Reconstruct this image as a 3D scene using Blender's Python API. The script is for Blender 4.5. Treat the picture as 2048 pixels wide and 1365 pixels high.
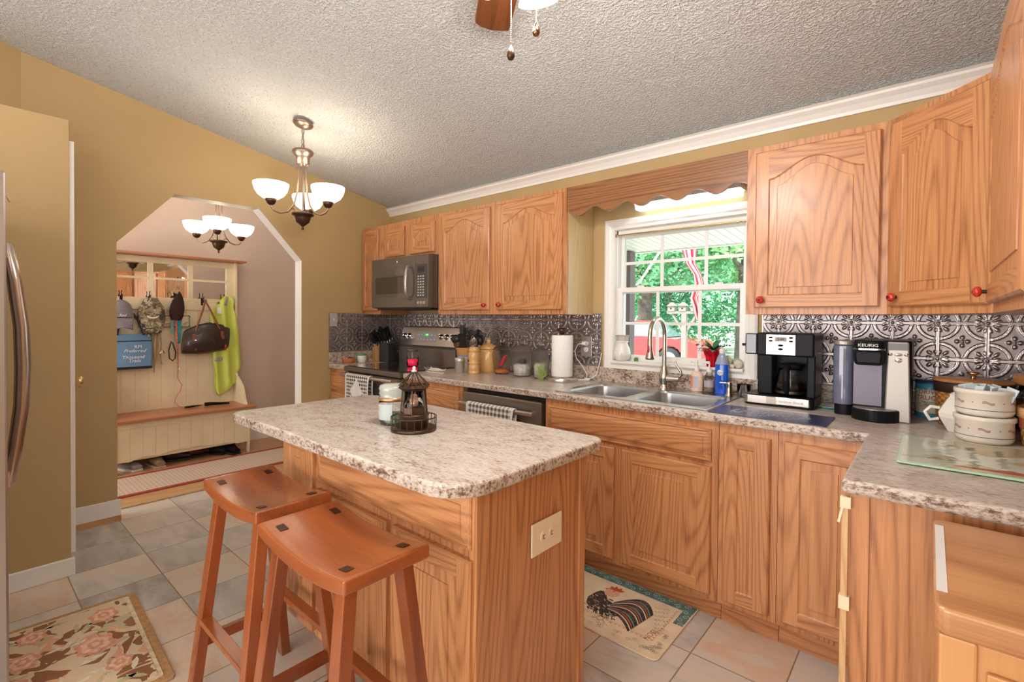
import bpy, bmesh, math, random
import numpy as np
from mathutils import Vector, Matrix
random.seed(7)
sc = bpy.context.scene
for o in list(bpy.data.objects): bpy.data.objects.remove(o)
PI = math.pi
# ---------------------------------------------------------------- camera
camd = bpy.data.cameras.new('camera'); cam = bpy.data.objects.new('camera', camd); sc.collection.objects.link(cam)
F_PX = 967.99; CX, CY = 1023.9, 652.4; YAW, PITCH, ROLL = 0.71263, 0.01427, 0.0081
fw = Vector((-math.sin(YAW)*math.cos(PITCH), math.cos(YAW)*math.cos(PITCH), -math.sin(PITCH)))
rt = Vector((math.cos(YAW), math.sin(YAW), 0)); up = rt.cross(fw)
r2 = rt*math.cos(ROLL)+up*math.sin(ROLL); u2 = -rt*math.sin(ROLL)+up*math.cos(ROLL)
M = Matrix.Identity(4)
for i in range(3):
    M[i][0] = r2[i]; M[i][1] = u2[i]; M[i][2] = -fw[i]
M.translation = Vector((3.9246, -2.7536, 1.3105))
cam.matrix_world = M
camd.sensor_width = 36; camd.lens = F_PX/2048*36
camd.shift_x = 0; camd.shift_y = -(1365/2-CY)/2048
camd.clip_start = 0.02; camd.clip_end = 200
sc.camera = cam
# ---------------------------------------------------------------- world, sun, fill panels, exposure
W = bpy.data.worlds.new('world'); sc.world = W; W.use_nodes = True
wn = W.node_tree.nodes; wl = W.node_tree.links
bg = wn['Background']; bg.inputs[0].default_value = (0.80, 0.92, 1.0, 1); bg.inputs[1].default_value = 2.0
sc.view_settings.view_transform = 'Standard'; sc.view_settings.look = 'None'
sc.view_settings.exposure = 0.50; sc.view_settings.gamma = 1.0; sc.view_settings.use_curve_mapping = False
def light(kind, name, loc, energy, color, rot=None, size=None, size_y=None, spread=None):
    d = bpy.data.lights.new(name, kind); d.energy = energy; d.color = color
    if kind == 'AREA':
        d.shape = 'RECTANGLE'; d.size = size; d.size_y = size_y or size
        if spread: d.spread = spread
    elif kind == 'POINT': d.shadow_soft_size = size or .03
    elif kind == 'SUN': d.angle = size or .02
    o = bpy.data.objects.new(name, d); sc.collection.objects.link(o); o.location = loc
    if rot: o.rotation_euler = rot
    return o
light('SUN', 'sun', (0, 20, 20), 7.5, (1, .95, .86), rot=(math.radians(35), 0, math.radians(-40)))
# unseen area panels added behind the camera to fill the room
light('AREA', 'rear_fill', (2.3, -5.8, 1.3), 100, (1, .985, .975), rot=(PI/2+.32, 0, 0), size=3.4, size_y=2.1)  # added fill, tilted up to lift the ceiling
light('AREA', 'side_fill', (4.33, -4.2, 1.7), 36, (1, .985, .975), rot=(PI/2, 0, PI/2), size=1.8, size_y=1.4)  # added fill from the right, out of view
o = light('AREA', 'window_portal', (2.79, .30, 1.46), 1, (1, 1, 1), rot=(-PI/2, 0, 0), size=.8, size_y=.85); o.data.cycles.is_portal = True
light('AREA', 'hall_fill', (-.8, -3.4, 1.6), 20, (1, .96, .93), rot=(PI/2, 0, 0), size=1.2, size_y=1.8)  # added fill panel for the hall, out of view
# ---------------------------------------------------------------- materials
def newmat(name):
    m = bpy.data.materials.new(name); m.use_nodes = True
    return m, m.node_tree.nodes, m.node_tree.links, m.node_tree.nodes['Principled BSDF']
def mat(name, col, rough=.5, metal=0, trans=0, emit=None, es=0, coat=0, noise=0, nscale=60, bump=0, bscale=200, ior=1.45, alpha=1, sub=0):
    m, n, l, b = newmat(name)
    b.inputs['Base Color'].default_value = (*col, 1); b.inputs['Roughness'].default_value = rough
    b.inputs['Metallic'].default_value = metal; b.inputs['Transmission Weight'].default_value = trans
    b.inputs['Coat Weight'].default_value = coat; b.inputs['IOR'].default_value = ior; b.inputs['Alpha'].default_value = alpha
    if emit: b.inputs['Emission Color'].default_value = (*emit, 1); b.inputs['Emission Strength'].default_value = es
    tc = n.new('ShaderNodeTexCoord')
    if noise:
        t = n.new('ShaderNodeTexNoise'); t.inputs['Scale'].default_value = nscale; t.inputs['Detail'].default_value = 3
        l.new(tc.outputs['Object'], t.inputs['Vector'])
        r = n.new('ShaderNodeValToRGB'); r.color_ramp.elements[0].position = .3; r.color_ramp.elements[1].position = .7
        r.color_ramp.elements[0].color = (*[c*(1-noise) for c in col], 1); r.color_ramp.elements[1].color = (*[min(1, c*(1+noise)) for c in col], 1)
        l.new(t.outputs[0], r.inputs[0]); l.new(r.outputs[0], b.inputs['Base Color'])
    if bump:
        t = n.new('ShaderNodeTexNoise'); t.inputs['Scale'].default_value = bscale; t.inputs['Detail'].default_value = 3
        l.new(tc.outputs['Object'], t.inputs['Vector'])
        bp = n.new('ShaderNodeBump'); bp.inputs['Strength'].default_value = bump; bp.inputs['Distance'].default_value = .003
        l.new(t.outputs[0], bp.inputs['Height']); l.new(bp.outputs[0], b.inputs['Normal'])
    return m
def ramp(n, stops):
    r = n.new('ShaderNodeValToRGB'); e = r.color_ramp.elements
    e[0].position, e[0].color = stops[0][0], (*stops[0][1], 1); e[1].position, e[1].color = stops[-1][0], (*stops[-1][1], 1)
    for p, c in stops[1:-1]: x = e.new(p); x.color = (*c, 1)
    return r
def math_(n, l, op, a, b=None, c=None):
    x = n.new('ShaderNodeMath'); x.operation = op
    for i, v in enumerate((a, b, c)):
        if v is None: continue
        if isinstance(v, (int, float)): x.inputs[i].default_value = v
        else: l.new(v, x.inputs[i])
    return x.outputs[0]
def wood(name, light_, dark, axis='Z', rough=.38, cyc=30, fig=4.6, contrast=.92, coat=.25, pores=1.0, along=.085, rnd=True):
    m, n, l, b = newmat(name)
    tc = n.new('ShaderNodeTexCoord'); oi = n.new('ShaderNodeObjectInfo')
    add = n.new('ShaderNodeVectorMath'); add.operation = 'ADD'
    cmb = n.new('ShaderNodeCombineXYZ')
    k = math_(n, l, 'MULTIPLY', oi.outputs['Random'], 17 if rnd else 0)
    for i in range(3): l.new(k, cmb.inputs[i])
    l.new(tc.outputs['Object'], add.inputs[0]); l.new(cmb.outputs[0], add.inputs[1])
    def mp(s_across, s_along):
        q = n.new('ShaderNodeMapping'); q.inputs['Scale'].default_value = tuple(s_along if a == axis else s_across for a in 'XYZ')
        l.new(add.outputs[0], q.inputs[0]); return q.outputs[0]
    n1 = n.new('ShaderNodeTexNoise'); n1.inputs['Scale'].default_value = 1; n1.inputs['Detail'].default_value = 1.2; n1.inputs['Roughness'].default_value = .35
    l.new(mp(fig, fig*along), n1.inputs['Vector'])
    s = math_(n, l, 'SINE', math_(n, l, 'MULTIPLY', n1.outputs[0], cyc*2*PI))
    s = math_(n, l, 'MULTIPLY_ADD', s, .5, .5); s = math_(n, l, 'POWER', s, 2.6)
    n2 = n.new('ShaderNodeTexNoise'); n2.inputs['Scale'].default_value = 1; n2.inputs['Detail'].default_value = 3
    l.new(mp(260, 9), n2.inputs['Vector'])
    p = math_(n, l, 'MULTIPLY_ADD', n2.outputs[0], 1.6, -.35)
    n4 = n.new('ShaderNodeTexNoise'); n4.inputs['Scale'].default_value = 1; n4.inputs['Detail'].default_value = 2
    l.new(mp(95, 2.2), n4.inputs['Vector'])
    p = math_(n, l, 'ADD', p, math_(n, l, 'MULTIPLY_ADD', n4.outputs[0], 1.5, -.75))
    f = math_(n, l, 'MULTIPLY_ADD', s, .46, math_(n, l, 'MULTIPLY', p, .50*pores))
    n3 = n.new('ShaderNodeTexNoise'); n3.inputs['Scale'].default_value = 1; n3.inputs['Detail'].default_value = 1
    l.new(mp(2.5, .8), n3.inputs['Vector'])
    f = math_(n, l, 'ADD', f, math_(n, l, 'MULTIPLY_ADD', n3.outputs[0], .5, -.25))
    f = math_(n, l, 'MULTIPLY', f, contrast)
    r = ramp(n, [(0, light_), (.5, tuple(a*.55+c*.45 for a, c in zip(light_, dark))), (1, dark)])
    l.new(f, r.inputs[0]); l.new(r.outputs[0], b.inputs['Base Color'])
    b.inputs['Roughness'].default_value = rough; b.inputs['Coat Weight'].default_value = coat; b.inputs['Coat Roughness'].default_value = .25
    bp = n.new('ShaderNodeBump'); bp.inputs['Strength'].default_value = .15; bp.inputs['Distance'].default_value = .001
    l.new(n2.outputs[0], bp.inputs['Height']); l.new(bp.outputs[0], b.inputs['Normal'])
    return m
OAK_L, OAK_D = (.64, .300, .125), (.25, .080, .024)
OV = wood('oak_vertical', OAK_L, OAK_D, 'Z'); OH = wood('oak_horizontal', OAK_L, OAK_D, 'X'); OD = wood('oak_depth', OAK_L, OAK_D, 'Y')
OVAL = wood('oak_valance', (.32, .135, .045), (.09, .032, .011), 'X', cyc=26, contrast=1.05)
OLIT = wood('oak_lit_side', (.66, .50, .26), (.42, .27, .10), 'Z', contrast=.7)  # lighter oak: window and strip light put into the colour
STOOL = wood('stool_wood', (.38, .100, .026), (.12, .022, .006), 'X', rough=.2, cyc=3, contrast=.95, coat=.6, pores=.5)
STOOLV = wood('stool_leg_wood', (.34, .085, .022), (.12, .022, .006), 'Z', rough=.25, cyc=3, contrast=.9, coat=.5, pores=.5)
PLUG = mat('dark_end_grain', (.05, .015, .008), .4)
HALLF = wood('hall_oak_floor', (.62, .36, .17), (.36, .16, .06), 'Y', rough=.35, cyc=10, contrast=.8)
BLOCK = wood('butcher_block_wood', (.72, .38, .17), (.26, .08, .03), 'X', rough=.3, cyc=2.4, fig=4, contrast=.95, pores=.6, along=.22)
BLOCKV = wood('cart_side_wood', (.70, .36, .14), (.45, .19, .06), 'Z', rough=.35, cyc=3, fig=3, contrast=.6, pores=.5, along=.2)
SEATW = wood('bench_seat_wood', (.50, .20, .09), (.28, .09, .04), 'Y', rough=.4, cyc=4, contrast=.7)
BLADE = wood('fan_blade_wood', (.17, .055, .018), (.07, .018, .006), 'X', rough=.25, cyc=5, contrast=.9, rnd=False)
TURN = wood('turned_pale_wood', (.70, .40, .15), (.50, .22, .06), 'Z', rough=.2, cyc=4, contrast=.5, coat=.6)
def wall_paint(name, col, var=.04):
    return mat(name, col, .75, noise=var, nscale=2.5, bump=.12, bscale=260)
GOLD = wall_paint('gold_wall_paint', (.49, .345, .165))
HALLW = wall_paint('hall_wall_paint', (.62, .50, .42))
WHITEP = mat('white_trim_paint', (.86, .83, .79), .35)
def popcorn():
    m, n, l, b = newmat('popcorn_ceiling')
    tc = n.new('ShaderNodeTexCoord')
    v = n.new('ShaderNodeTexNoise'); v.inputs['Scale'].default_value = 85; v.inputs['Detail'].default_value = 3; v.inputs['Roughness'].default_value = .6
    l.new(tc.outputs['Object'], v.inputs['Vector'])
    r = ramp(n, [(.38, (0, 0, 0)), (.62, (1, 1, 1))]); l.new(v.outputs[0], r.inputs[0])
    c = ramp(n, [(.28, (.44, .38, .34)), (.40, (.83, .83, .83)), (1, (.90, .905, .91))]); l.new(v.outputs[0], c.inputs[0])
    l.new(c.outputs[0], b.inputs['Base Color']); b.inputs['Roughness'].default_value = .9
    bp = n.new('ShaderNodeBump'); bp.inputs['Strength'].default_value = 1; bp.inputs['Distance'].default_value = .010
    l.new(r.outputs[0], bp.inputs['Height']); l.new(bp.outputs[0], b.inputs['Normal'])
    return m
POP = popcorn()
def laminate():
    m, n, l, b = newmat('speckled_laminate')
    tc = n.new('ShaderNodeTexCoord')
    mpn = n.new('ShaderNodeMapping'); mpn.inputs['Scale'].default_value = (.6, 1.25, 1); mpn.inputs['Rotation'].default_value = (0, 0, .5)
    l.new(tc.outputs['Object'], mpn.inputs[0])
    a = n.new('ShaderNodeTexNoise'); a.inputs['Scale'].default_value = 120; a.inputs['Detail'].default_value = 5; a.inputs['Roughness'].default_value = .65
    l.new(mpn.outputs[0], a.inputs['Vector'])
    g = n.new('ShaderNodeTexNoise'); g.inputs['Scale'].default_value = 28; g.inputs['Detail'].default_value = 2
    l.new(mpn.outputs[0], g.inputs['Vector'])
    f = math_(n, l, 'MULTIPLY_ADD', g.outputs[0], .35, math_(n, l, 'MULTIPLY', a.outputs[0], .8))
    # pattern is darker on upright faces, such as the edges, than on top
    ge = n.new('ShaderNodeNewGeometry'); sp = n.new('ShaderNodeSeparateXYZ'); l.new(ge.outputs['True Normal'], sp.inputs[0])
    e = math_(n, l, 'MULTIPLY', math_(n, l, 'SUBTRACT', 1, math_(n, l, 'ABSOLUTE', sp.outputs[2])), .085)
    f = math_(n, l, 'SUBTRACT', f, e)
    r = ramp(n, [(.36, (.13, .075, .048)), (.44, (.31, .215, .16)), (.50, (.50, .41, .345)), (.58, (.61, .535, .47)), (.70, (.70, .645, .59))])
    l.new(f, r.inputs[0]); l.new(r.outputs[0], b.inputs['Base Color']); b.inputs['Roughness'].default_value = .28
    return m
LAM = laminate()
def tiles():
    m, n, l, b = newmat('slate_look_floor_tile')
    tc = n.new('ShaderNodeTexCoord'); sp = n.new('ShaderNodeSeparateXYZ'); l.new(tc.outputs['Object'], sp.inputs[0])
    S = .3205
    gx = math_(n, l, 'DIVIDE', math_(n, l, 'ADD', sp.outputs[0], -.025+S*30), S)
    off = math_(n, l, 'MULTIPLY', math_(n, l, 'LESS_THAN', sp.outputs[0], 2.26), .0785)
    gy = math_(n, l, 'DIVIDE', math_(n, l, 'SUBTRACT', math_(n, l, 'ADD', sp.outputs[1], .857+S*30), off), S)
    fx = math_(n, l, 'FRACT', gx); fy = math_(n, l, 'FRACT', gy)
    dx = math_(n, l, 'MINIMUM', fx, math_(n, l, 'SUBTRACT', 1, fx)); dy = math_(n, l, 'MINIMUM', fy, math_(n, l, 'SUBTRACT', 1, fy))
    d = math_(n, l, 'MINIMUM', dx, dy); grout = math_(n, l, 'LESS_THAN', d, .008)
    cell = n.new('ShaderNodeCombineXYZ'); l.new(math_(n, l, 'FLOOR', gx), cell.inputs[0]); l.new(math_(n, l, 'FLOOR', gy), cell.inputs[1])
    wn_ = n.new('ShaderNodeTexWhiteNoise'); wn_.noise_dimensions = '2D'; l.new(cell.outputs[0], wn_.inputs['Vector'])
    va = n.new('ShaderNodeVectorMath'); va.operation = 'ADD'; l.new(tc.outputs['Object'], va.inputs[0])
    vm = n.new('ShaderNodeVectorMath'); vm.operation = 'SCALE'; vm.inputs['Scale'].default_value = 9; l.new(wn_.outputs['Color'], vm.inputs[0]); l.new(vm.outputs[0], va.inputs[1])
    mpn = n.new('ShaderNodeMapping'); mpn.inputs['Rotation'].default_value = (0, 0, .6); mpn.inputs['Scale'].default_value = (1, 2.6, 1); l.new(va.outputs[0], mpn.inputs[0])
    t = n.new('ShaderNodeTexNoise'); t.inputs['Scale'].default_value = 3.2; t.inputs['Detail'].default_value = 8; t.inputs['Roughness'].default_value = .62; t.inputs['Distortion'].default_value = .4
    l.new(mpn.outputs[0], t.inputs['Vector'])
    # tiles run from grey slate by the hall to sandy rose by the sink: separate batches, laid per tile
    f = math_(n, l, 'ADD', math_(n, l, 'MULTIPLY', t.outputs[0], .75), math_(n, l, 'MULTIPLY_ADD', wn_.outputs[0], .34, -.06))
    r = ramp(n, [(.25, (.34, .31, .29)), (.38, (.50, .46, .42)), (.50, (.62, .57, .51)), (.60, (.68, .56, .45)), (.68, (.66, .47, .34)), (.8, (.72, .64, .54))])
    l.new(f, r.inputs[0])
    mx = n.new('ShaderNodeMixRGB'); l.new(grout, mx.inputs[0]); l.new(r.outputs[0], mx.inputs[1]); mx.inputs[2].default_value = (.28, .20, .13, 1)
    l.new(mx.outputs[0], b.inputs['Base Color']); b.inputs['Roughness'].default_value = .4
    bp = n.new('ShaderNodeBump'); bp.inputs['Strength'].default_value = .35; bp.inputs['Distance'].default_value = .004
    h = math_(n, l, 'SUBTRACT', t.outputs[0], grout); l.new(h, bp.inputs['Height']); l.new(bp.outputs[0], b.inputs['Normal'])
    return m
TILE = tiles()
TIN = mat('pressed_tin', (.44, .40, .395), .30, .6, noise=.25, nscale=9)
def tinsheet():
    # colour follows emboss height: dark ground, bright raised lines
    m, n, l, b = newmat('height_toned_tin'); a = n.new('ShaderNodeAttribute'); a.attribute_name = 'emboss_height'
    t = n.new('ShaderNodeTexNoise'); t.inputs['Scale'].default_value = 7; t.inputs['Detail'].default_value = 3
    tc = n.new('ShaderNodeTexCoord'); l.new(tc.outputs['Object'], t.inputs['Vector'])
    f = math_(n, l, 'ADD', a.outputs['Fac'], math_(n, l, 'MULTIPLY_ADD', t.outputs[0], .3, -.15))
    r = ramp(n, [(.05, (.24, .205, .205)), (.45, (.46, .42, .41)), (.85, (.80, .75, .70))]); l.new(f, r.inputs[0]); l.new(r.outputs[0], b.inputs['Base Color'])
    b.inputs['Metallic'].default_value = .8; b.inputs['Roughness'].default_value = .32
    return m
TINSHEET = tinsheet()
STEEL = mat('brushed_steel', (.62, .58, .55), .28, 1)
SLATE = mat('slate_grey_appliance', (.17, .145, .12), .35, .6)
SLATEL = mat('light_slate_handle', (.50, .44, .40), .3, .9)
CHROME = mat('polished_steel', (.75, .74, .73), .12, 1)
SINKM = mat('sink_steel', (.62, .63, .64), .25, 1)
BLACK = mat('black_plastic', (.010, .010, .012), .3)
BLACK.node_tree.nodes['Principled BSDF'].inputs['Specular IOR Level'].default_value = .12
BLACKM = mat('matte_black', (.02, .018, .017), .6)
GLASSB = mat('black_glass', (.01, .01, .011), .05, coat=1)
GLASS = mat('clear_glass', (.95, .97, .97), .02, trans=1, ior=1.3)
CUTGLASS = mat('cut_glass', (.96, .97, .97), .04, trans=1, ior=1.18, bump=1.0, bscale=140)
WPLAST = mat('white_plastic', (.82, .80, .76), .35)
CREAM = mat('cream_painted_wood', (.80, .68, .46), .5, noise=.06, nscale=5)
IVORY = mat('ivory_plastic', (.86, .74, .56), .4)
BRONZE = mat('oil_rubbed_bronze', (.10, .055, .035), .35, .85)
BRONZEL = mat('brushed_bronze', (.34, .25, .20), .35, .9)
BRASS = mat('brass', (.75, .55, .25), .25, 1)
SHADE = mat('lit_alabaster_glass', (.95, .90, .78), .4, emit=(1, .90, .70), es=1.9, noise=.06, nscale=18)
RED = mat('red_glaze', (.55, .03, .02), .2, coat=.6)
GREENL = mat('green_lid', (.10, .38, .16), .4)
TERRA = mat('terracotta', (.50, .16, .06), .6)
CERAM = mat('cream_ceramic', (.84, .76, .66), .2, coat=.5)
WHITEC = mat('white_ceramic', (.86, .82, .76), .15, coat=.6)
GREY = mat('grey_line_glaze', (.10, .11, .14), .4)
PAPER = mat('paper_towel', (.88, .86, .83), .8, bump=.4, bscale=120)
MIRROR = mat('mirror_glass', (.9, .9, .9), .02, 1)
LEAF = mat('plant_leaf', (.03, .16, .06), .4, noise=.4, nscale=30)
# ---------------------------------------------------------------- mesh builder
class MB:
    def __init__(s): s.v = []; s.f = []; s.m = []; s.s = []
    def add(s, vs, fs, m=0, smooth=False):
        o = len(s.v); s.v += [tuple(p) for p in vs]
        for f in fs: s.f.append(tuple(i+o for i in f)); s.m.append(m); s.s.append(smooth)
        return s
    def face(s, pts, m=0): return s.add(pts, [tuple(range(len(pts)))], m)
    def box(s, x0, x1, y0, y1, z0, z1, m=0):
        vs = [(x, y, z) for x in (x0, x1) for y in (y0, y1) for z in (z0, z1)]
        return s.add(vs, [(0, 1, 3, 2), (4, 6, 7, 5), (0, 4, 5, 1), (2, 3, 7, 6), (0, 2, 6, 4), (1, 5, 7, 3)], m)
    def obox(s, c, e, R, m=0):
        b = MB().box(-e[0], e[0], -e[1], e[1], -e[2], e[2]); return s.merge(b, Matrix.Translation(Vector(c)) @ R.to_4x4(), m)
    def lathe(s, prof, c=(0, 0, 0), n=28, m=0, smooth=True, sx=1, sy=1, caps=True, rot=0):
        vs = []; fs = []
        for r, z in prof:
            for i in range(n):
                a = 2*PI*i/n+rot; vs.append((c[0]+r*math.cos(a)*sx, c[1]+r*math.sin(a)*sy, c[2]+z))
        for j in range(len(prof)-1):
            for i in range(n):
                k = (i+1) % n; fs.append((j*n+i, j*n+k, (j+1)*n+k, (j+1)*n+i))
        s.add(vs, fs, m, smooth)
        if caps:
            for j in (0, len(prof)-1):
                if prof[j][0] > 1e-5: s.add([vs[j*n+i] for i in range(n)], [tuple(range(n))], m)
        return s
    def tube(s, pts, r, n=8, m=0, caps=True, closed=False):
        P = [Vector(p) for p in pts]; N = len(P); rs = r if isinstance(r, (list, tuple)) else [r]*N
        vs = []; fs = []; nrm = None
        for i in range(N):
            if closed: t = P[(i+1) % N]-P[i-1]
            else: t = P[min(i+1, N-1)]-P[max(i-1, 0)]
            t = t.normalized() if t.length > 1e-9 else Vector((0, 0, 1))
            if nrm is None: nrm = t.orthogonal().normalized()
            nrm = nrm-t*nrm.dot(t); nrm = nrm.normalized() if nrm.length > 1e-6 else t.orthogonal().normalized()
            b = t.cross(nrm)
            for k in range(n):
                a = 2*PI*k/n; vs.append(P[i]+(nrm*math.cos(a)+b*math.sin(a))*rs[i])
        L = N if closed else N-1
        for i in range(L):
            j = (i+1) % N
            for k in range(n): q = (k+1) % n; fs.append((i*n+k, i*n+q, j*n+q, j*n+k))
        s.add(vs, fs, m, True)
        if caps and not closed: s.add(vs[:n], [tuple(range(n))], m); s.add(vs[-n:], [tuple(range(n))], m)
        return s
    def cyl(s, p0, p1, r, r1=None, n=16, m=0): return s.tube([p0, p1], [r, r if r1 is None else r1], n, m)
    def beam(s, p0, p1, w, d, m=0, w1=None, d1=None, upv=(0, 1, 0)):
        a = Vector(p0); b = Vector(p1); t = (b-a).normalized(); x = Vector(upv).cross(t).normalized(); y = t.cross(x)
        vs = []
        for p, ww, dd in ((a, w, d), (b, w1 or w, d1 or d)):
            for i, j in ((-1, -1), (1, -1), (1, 1), (-1, 1)): vs.append(p+x*i*ww/2+y*j*dd/2)
        return s.add(vs, [(0, 1, 2, 3), (4, 5, 6, 7), (0, 1, 5, 4), (1, 2, 6, 5), (2, 3, 7, 6), (3, 0, 4, 7)], m)
    def ell(s, c, r, n=16, k=10, m=0):
        prof = [(math.sin(PI*i/k), -math.cos(PI*i/k)) for i in range(k+1)]
        b = MB().lathe(prof, n=n, caps=False)
        return s.add([(c[0]+x*r[0], c[1]+y*r[1], c[2]+z*r[2]) for x, y, z in b.v], b.f, m, True)
    def prism(s, poly, a, b, plane='xy', m=0, smooth=False):
        def P(p, h): return {'xy': (p[0], p[1], h), 'xz': (p[0], h, p[1]), 'yz': (h, p[0], p[1])}[plane]
        n = len(poly); vs = [P(p, a) for p in poly]+[P(p, b) for p in poly]
        s.add(vs, [tuple(range(n)), tuple(range(n, 2*n))]+[(i, (i+1) % n, n+(i+1) % n, n+i) for i in range(n)], m, smooth); return s
    def grid(s, fn, nu, nv, m=0, smooth=True):
        vs = [fn(i/nu, j/nv) for j in range(nv+1) for i in range(nu+1)]
        fs = [(j*(nu+1)+i, j*(nu+1)+i+1, (j+1)*(nu+1)+i+1, (j+1)*(nu+1)+i) for j in range(nv) for i in range(nu)]
        return s.add(vs, fs, m, smooth)
    def merge(s, o, mtx=None, m=None):
        vs = [mtx @ Vector(p) for p in o.v] if mtx is not None else o.v
        k = len(s.v); s.v += [tuple(p) for p in vs]
        for f, mm, sm in zip(o.f, o.m, o.s): s.f.append(tuple(i+k for i in f)); s.m.append(mm if m is None else m); s.s.append(sm)
        return s
    def build(s, name, mats, parent=None, loc=(0, 0, 0), rot=(0, 0, 0), bevel=0, seg=2, solid=0, sub=0, label=None, normals=True):
        me = bpy.data.meshes.new(name); me.from_pydata(s.v, [], s.f)
        if not isinstance(mats, (list, tuple)): mats = [mats]
        for x in mats: me.materials.append(x)
        me.polygons.foreach_set('material_index', s.m); me.polygons.foreach_set('use_smooth', s.s)
        if normals:
            bm = bmesh.new(); bm.from_mesh(me); bmesh.ops.recalc_face_normals(bm, faces=bm.faces); bm.to_mesh(me); bm.free()
        me.update()
        o = bpy.data.objects.new(name, me); sc.collection.objects.link(o); o.location = loc; o.rotation_euler = rot
        if parent: o.parent = parent
        if solid: q = o.modifiers.new('solid', 'SOLIDIFY'); q.thickness = solid; q.offset = 0
        if sub: q = o.modifiers.new('sub', 'SUBSURF'); q.levels = sub; q.render_levels = sub
        if bevel: q = o.modifiers.new('bevel', 'BEVEL'); q.width = bevel; q.segments = seg; q.limit_method = 'ANGLE'; q.angle_limit = .6
        if label: o['label'] = label
        return o
def thing(name, label, cat, loc=(0, 0, 0), rz=0, group=None):
    o = bpy.data.objects.new(name, None); sc.collection.objects.link(o); o.empty_display_size = .05
    o.location = loc; o.rotation_euler = (0, 0, rz); o['label'] = label; o['category'] = cat
    if group: o['group'] = group
    return o
def tag(o, label, cat, group=None, kind=None):
    o['label'] = label; o['category'] = cat
    if group: o['group'] = group
    if kind: o['kind'] = kind
    return o
def struct(o, label=None, cat=None):
    o['kind'] = 'structure'
    if label: o['label'] = label
    if cat: o['category'] = cat
    return o
def text(name, body, size, m, parent, loc, rot, ext=.0004, shear=0, sx=1, label=None):
    c = bpy.data.curves.new(name, 'FONT'); c.body = body; c.size = size; c.extrude = ext; c.align_x = 'CENTER'; c.align_y = 'CENTER'; c.shear = shear; c.resolution_u = 3
    t = bpy.data.objects.new(name, c); sc.collection.objects.link(t)
    me = bpy.data.meshes.new_from_object(t.evaluated_get(bpy.context.evaluated_depsgraph_get())); bpy.data.objects.remove(t)
    me.materials.clear(); me.materials.append(m)
    o = bpy.data.objects.new(name, me); sc.collection.objects.link(o); o.location = loc; o.rotation_euler = rot; o.scale = (sx, 1, 1)
    if parent: o.parent = parent
    if label: o['label'] = label
    return o
FRONT = (PI/2, 0, 0)            # text facing -y
RIGHTF = (PI/2, 0, PI/2)        # text facing +x
def rrect(x0, x1, y0, y1, r, k=6):
    rs = r if isinstance(r, (list, tuple)) else [r]*4
    out = []
    for (cx, cy, a0), q in zip(((x1, y1, 0), (x0, y1, 90), (x0, y0, 180), (x1, y0, 270)), rs):
        sx = -1 if cx == x1 else 1; sy = -1 if cy == y1 else 1
        for i in range(k+1):
            a = math.radians(a0+90*i/k); out.append((cx+sx*q+q*math.cos(a), cy+sy*q+q*math.sin(a)))
    return out
def gridprism(xs, ys, inside, z0, z1):
    mb = MB(); idx = {}
    def V(i, j, k):
        if (i, j, k) not in idx: idx[(i, j, k)] = len(mb.v); mb.v.append((xs[i], ys[j], z1 if k else z0))
        return idx[(i, j, k)]
    ins = {(i, j) for i in range(len(xs)-1) for j in range(len(ys)-1) if inside((xs[i]+xs[i+1])/2, (ys[j]+ys[j+1])/2)}
    F = []
    for i, j in ins:
        F += [(V(i, j, 1), V(i+1, j, 1), V(i+1, j+1, 1), V(i, j+1, 1)), (V(i, j, 0), V(i, j+1, 0), V(i+1, j+1, 0), V(i+1, j, 0))]
        for (a, b, e) in (((i, j), (i+1, j), (i, j-1)), ((i+1, j), (i+1, j+1), (i+1, j)), ((i+1, j+1), (i, j+1), (i, j+1)), ((i, j+1), (i, j), (i-1, j))):
            if e not in ins: F.append((V(*a, 0), V(*b, 0), V(*b, 1), V(*a, 1)))
    for f in F: mb.f.append(f); mb.m.append(0); mb.s.append(False)
    return mb
# ---------------------------------------------------------------- the setting
def ceil_z(y): return 2.33+.187*max(0, min(-y, 3.6)) - .187*max(0, -y-3.6)
S_ = MB()
S_.face([(-.2, -6, 0), (4.6, -6, 0), (4.6, .05, 0), (-.2, .05, 0)])
struct(S_.build('floor', TILE), 'slate-look square tile floor of the kitchen', 'floor')
m_ = MB().box(-1.75, -.2, -4.2, .1, -.03, .004)
struct(m_.build('hall_floor', HALLF), 'oak strip floor of the hall beyond the archway', 'floor')
m_ = MB().box(-.235, -.195, -2.06, -.87, 0, .012)
struct(m_.build('trim_1', wood('threshold_wood', (.62, .40, .22), (.4, .2, .09), 'Y'), bevel=.003), 'pale wood threshold strip under the archway', 'threshold')
m_ = MB()
for a, b in ((.2, -3.6), (-3.6, -6.2)):
    m_.face([(-.35, a, ceil_z(a) if a < 0 else 2.33), (4.6, a, ceil_z(a) if a < 0 else 2.33), (4.6, b, ceil_z(b)), (-.35, b, ceil_z(b))])
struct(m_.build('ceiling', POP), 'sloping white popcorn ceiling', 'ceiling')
m_ = MB().face([(-1.75, .1, 2.62), (-.08, .1, 2.62), (-.08, -4.2, 2.62), (-1.75, -4.2, 2.62)])
struct(m_.build('hall_ceiling', mat('hall_ceiling_paint', (.8, .78, .75), .8)), 'flat ceiling of the hall', 'ceiling')
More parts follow.
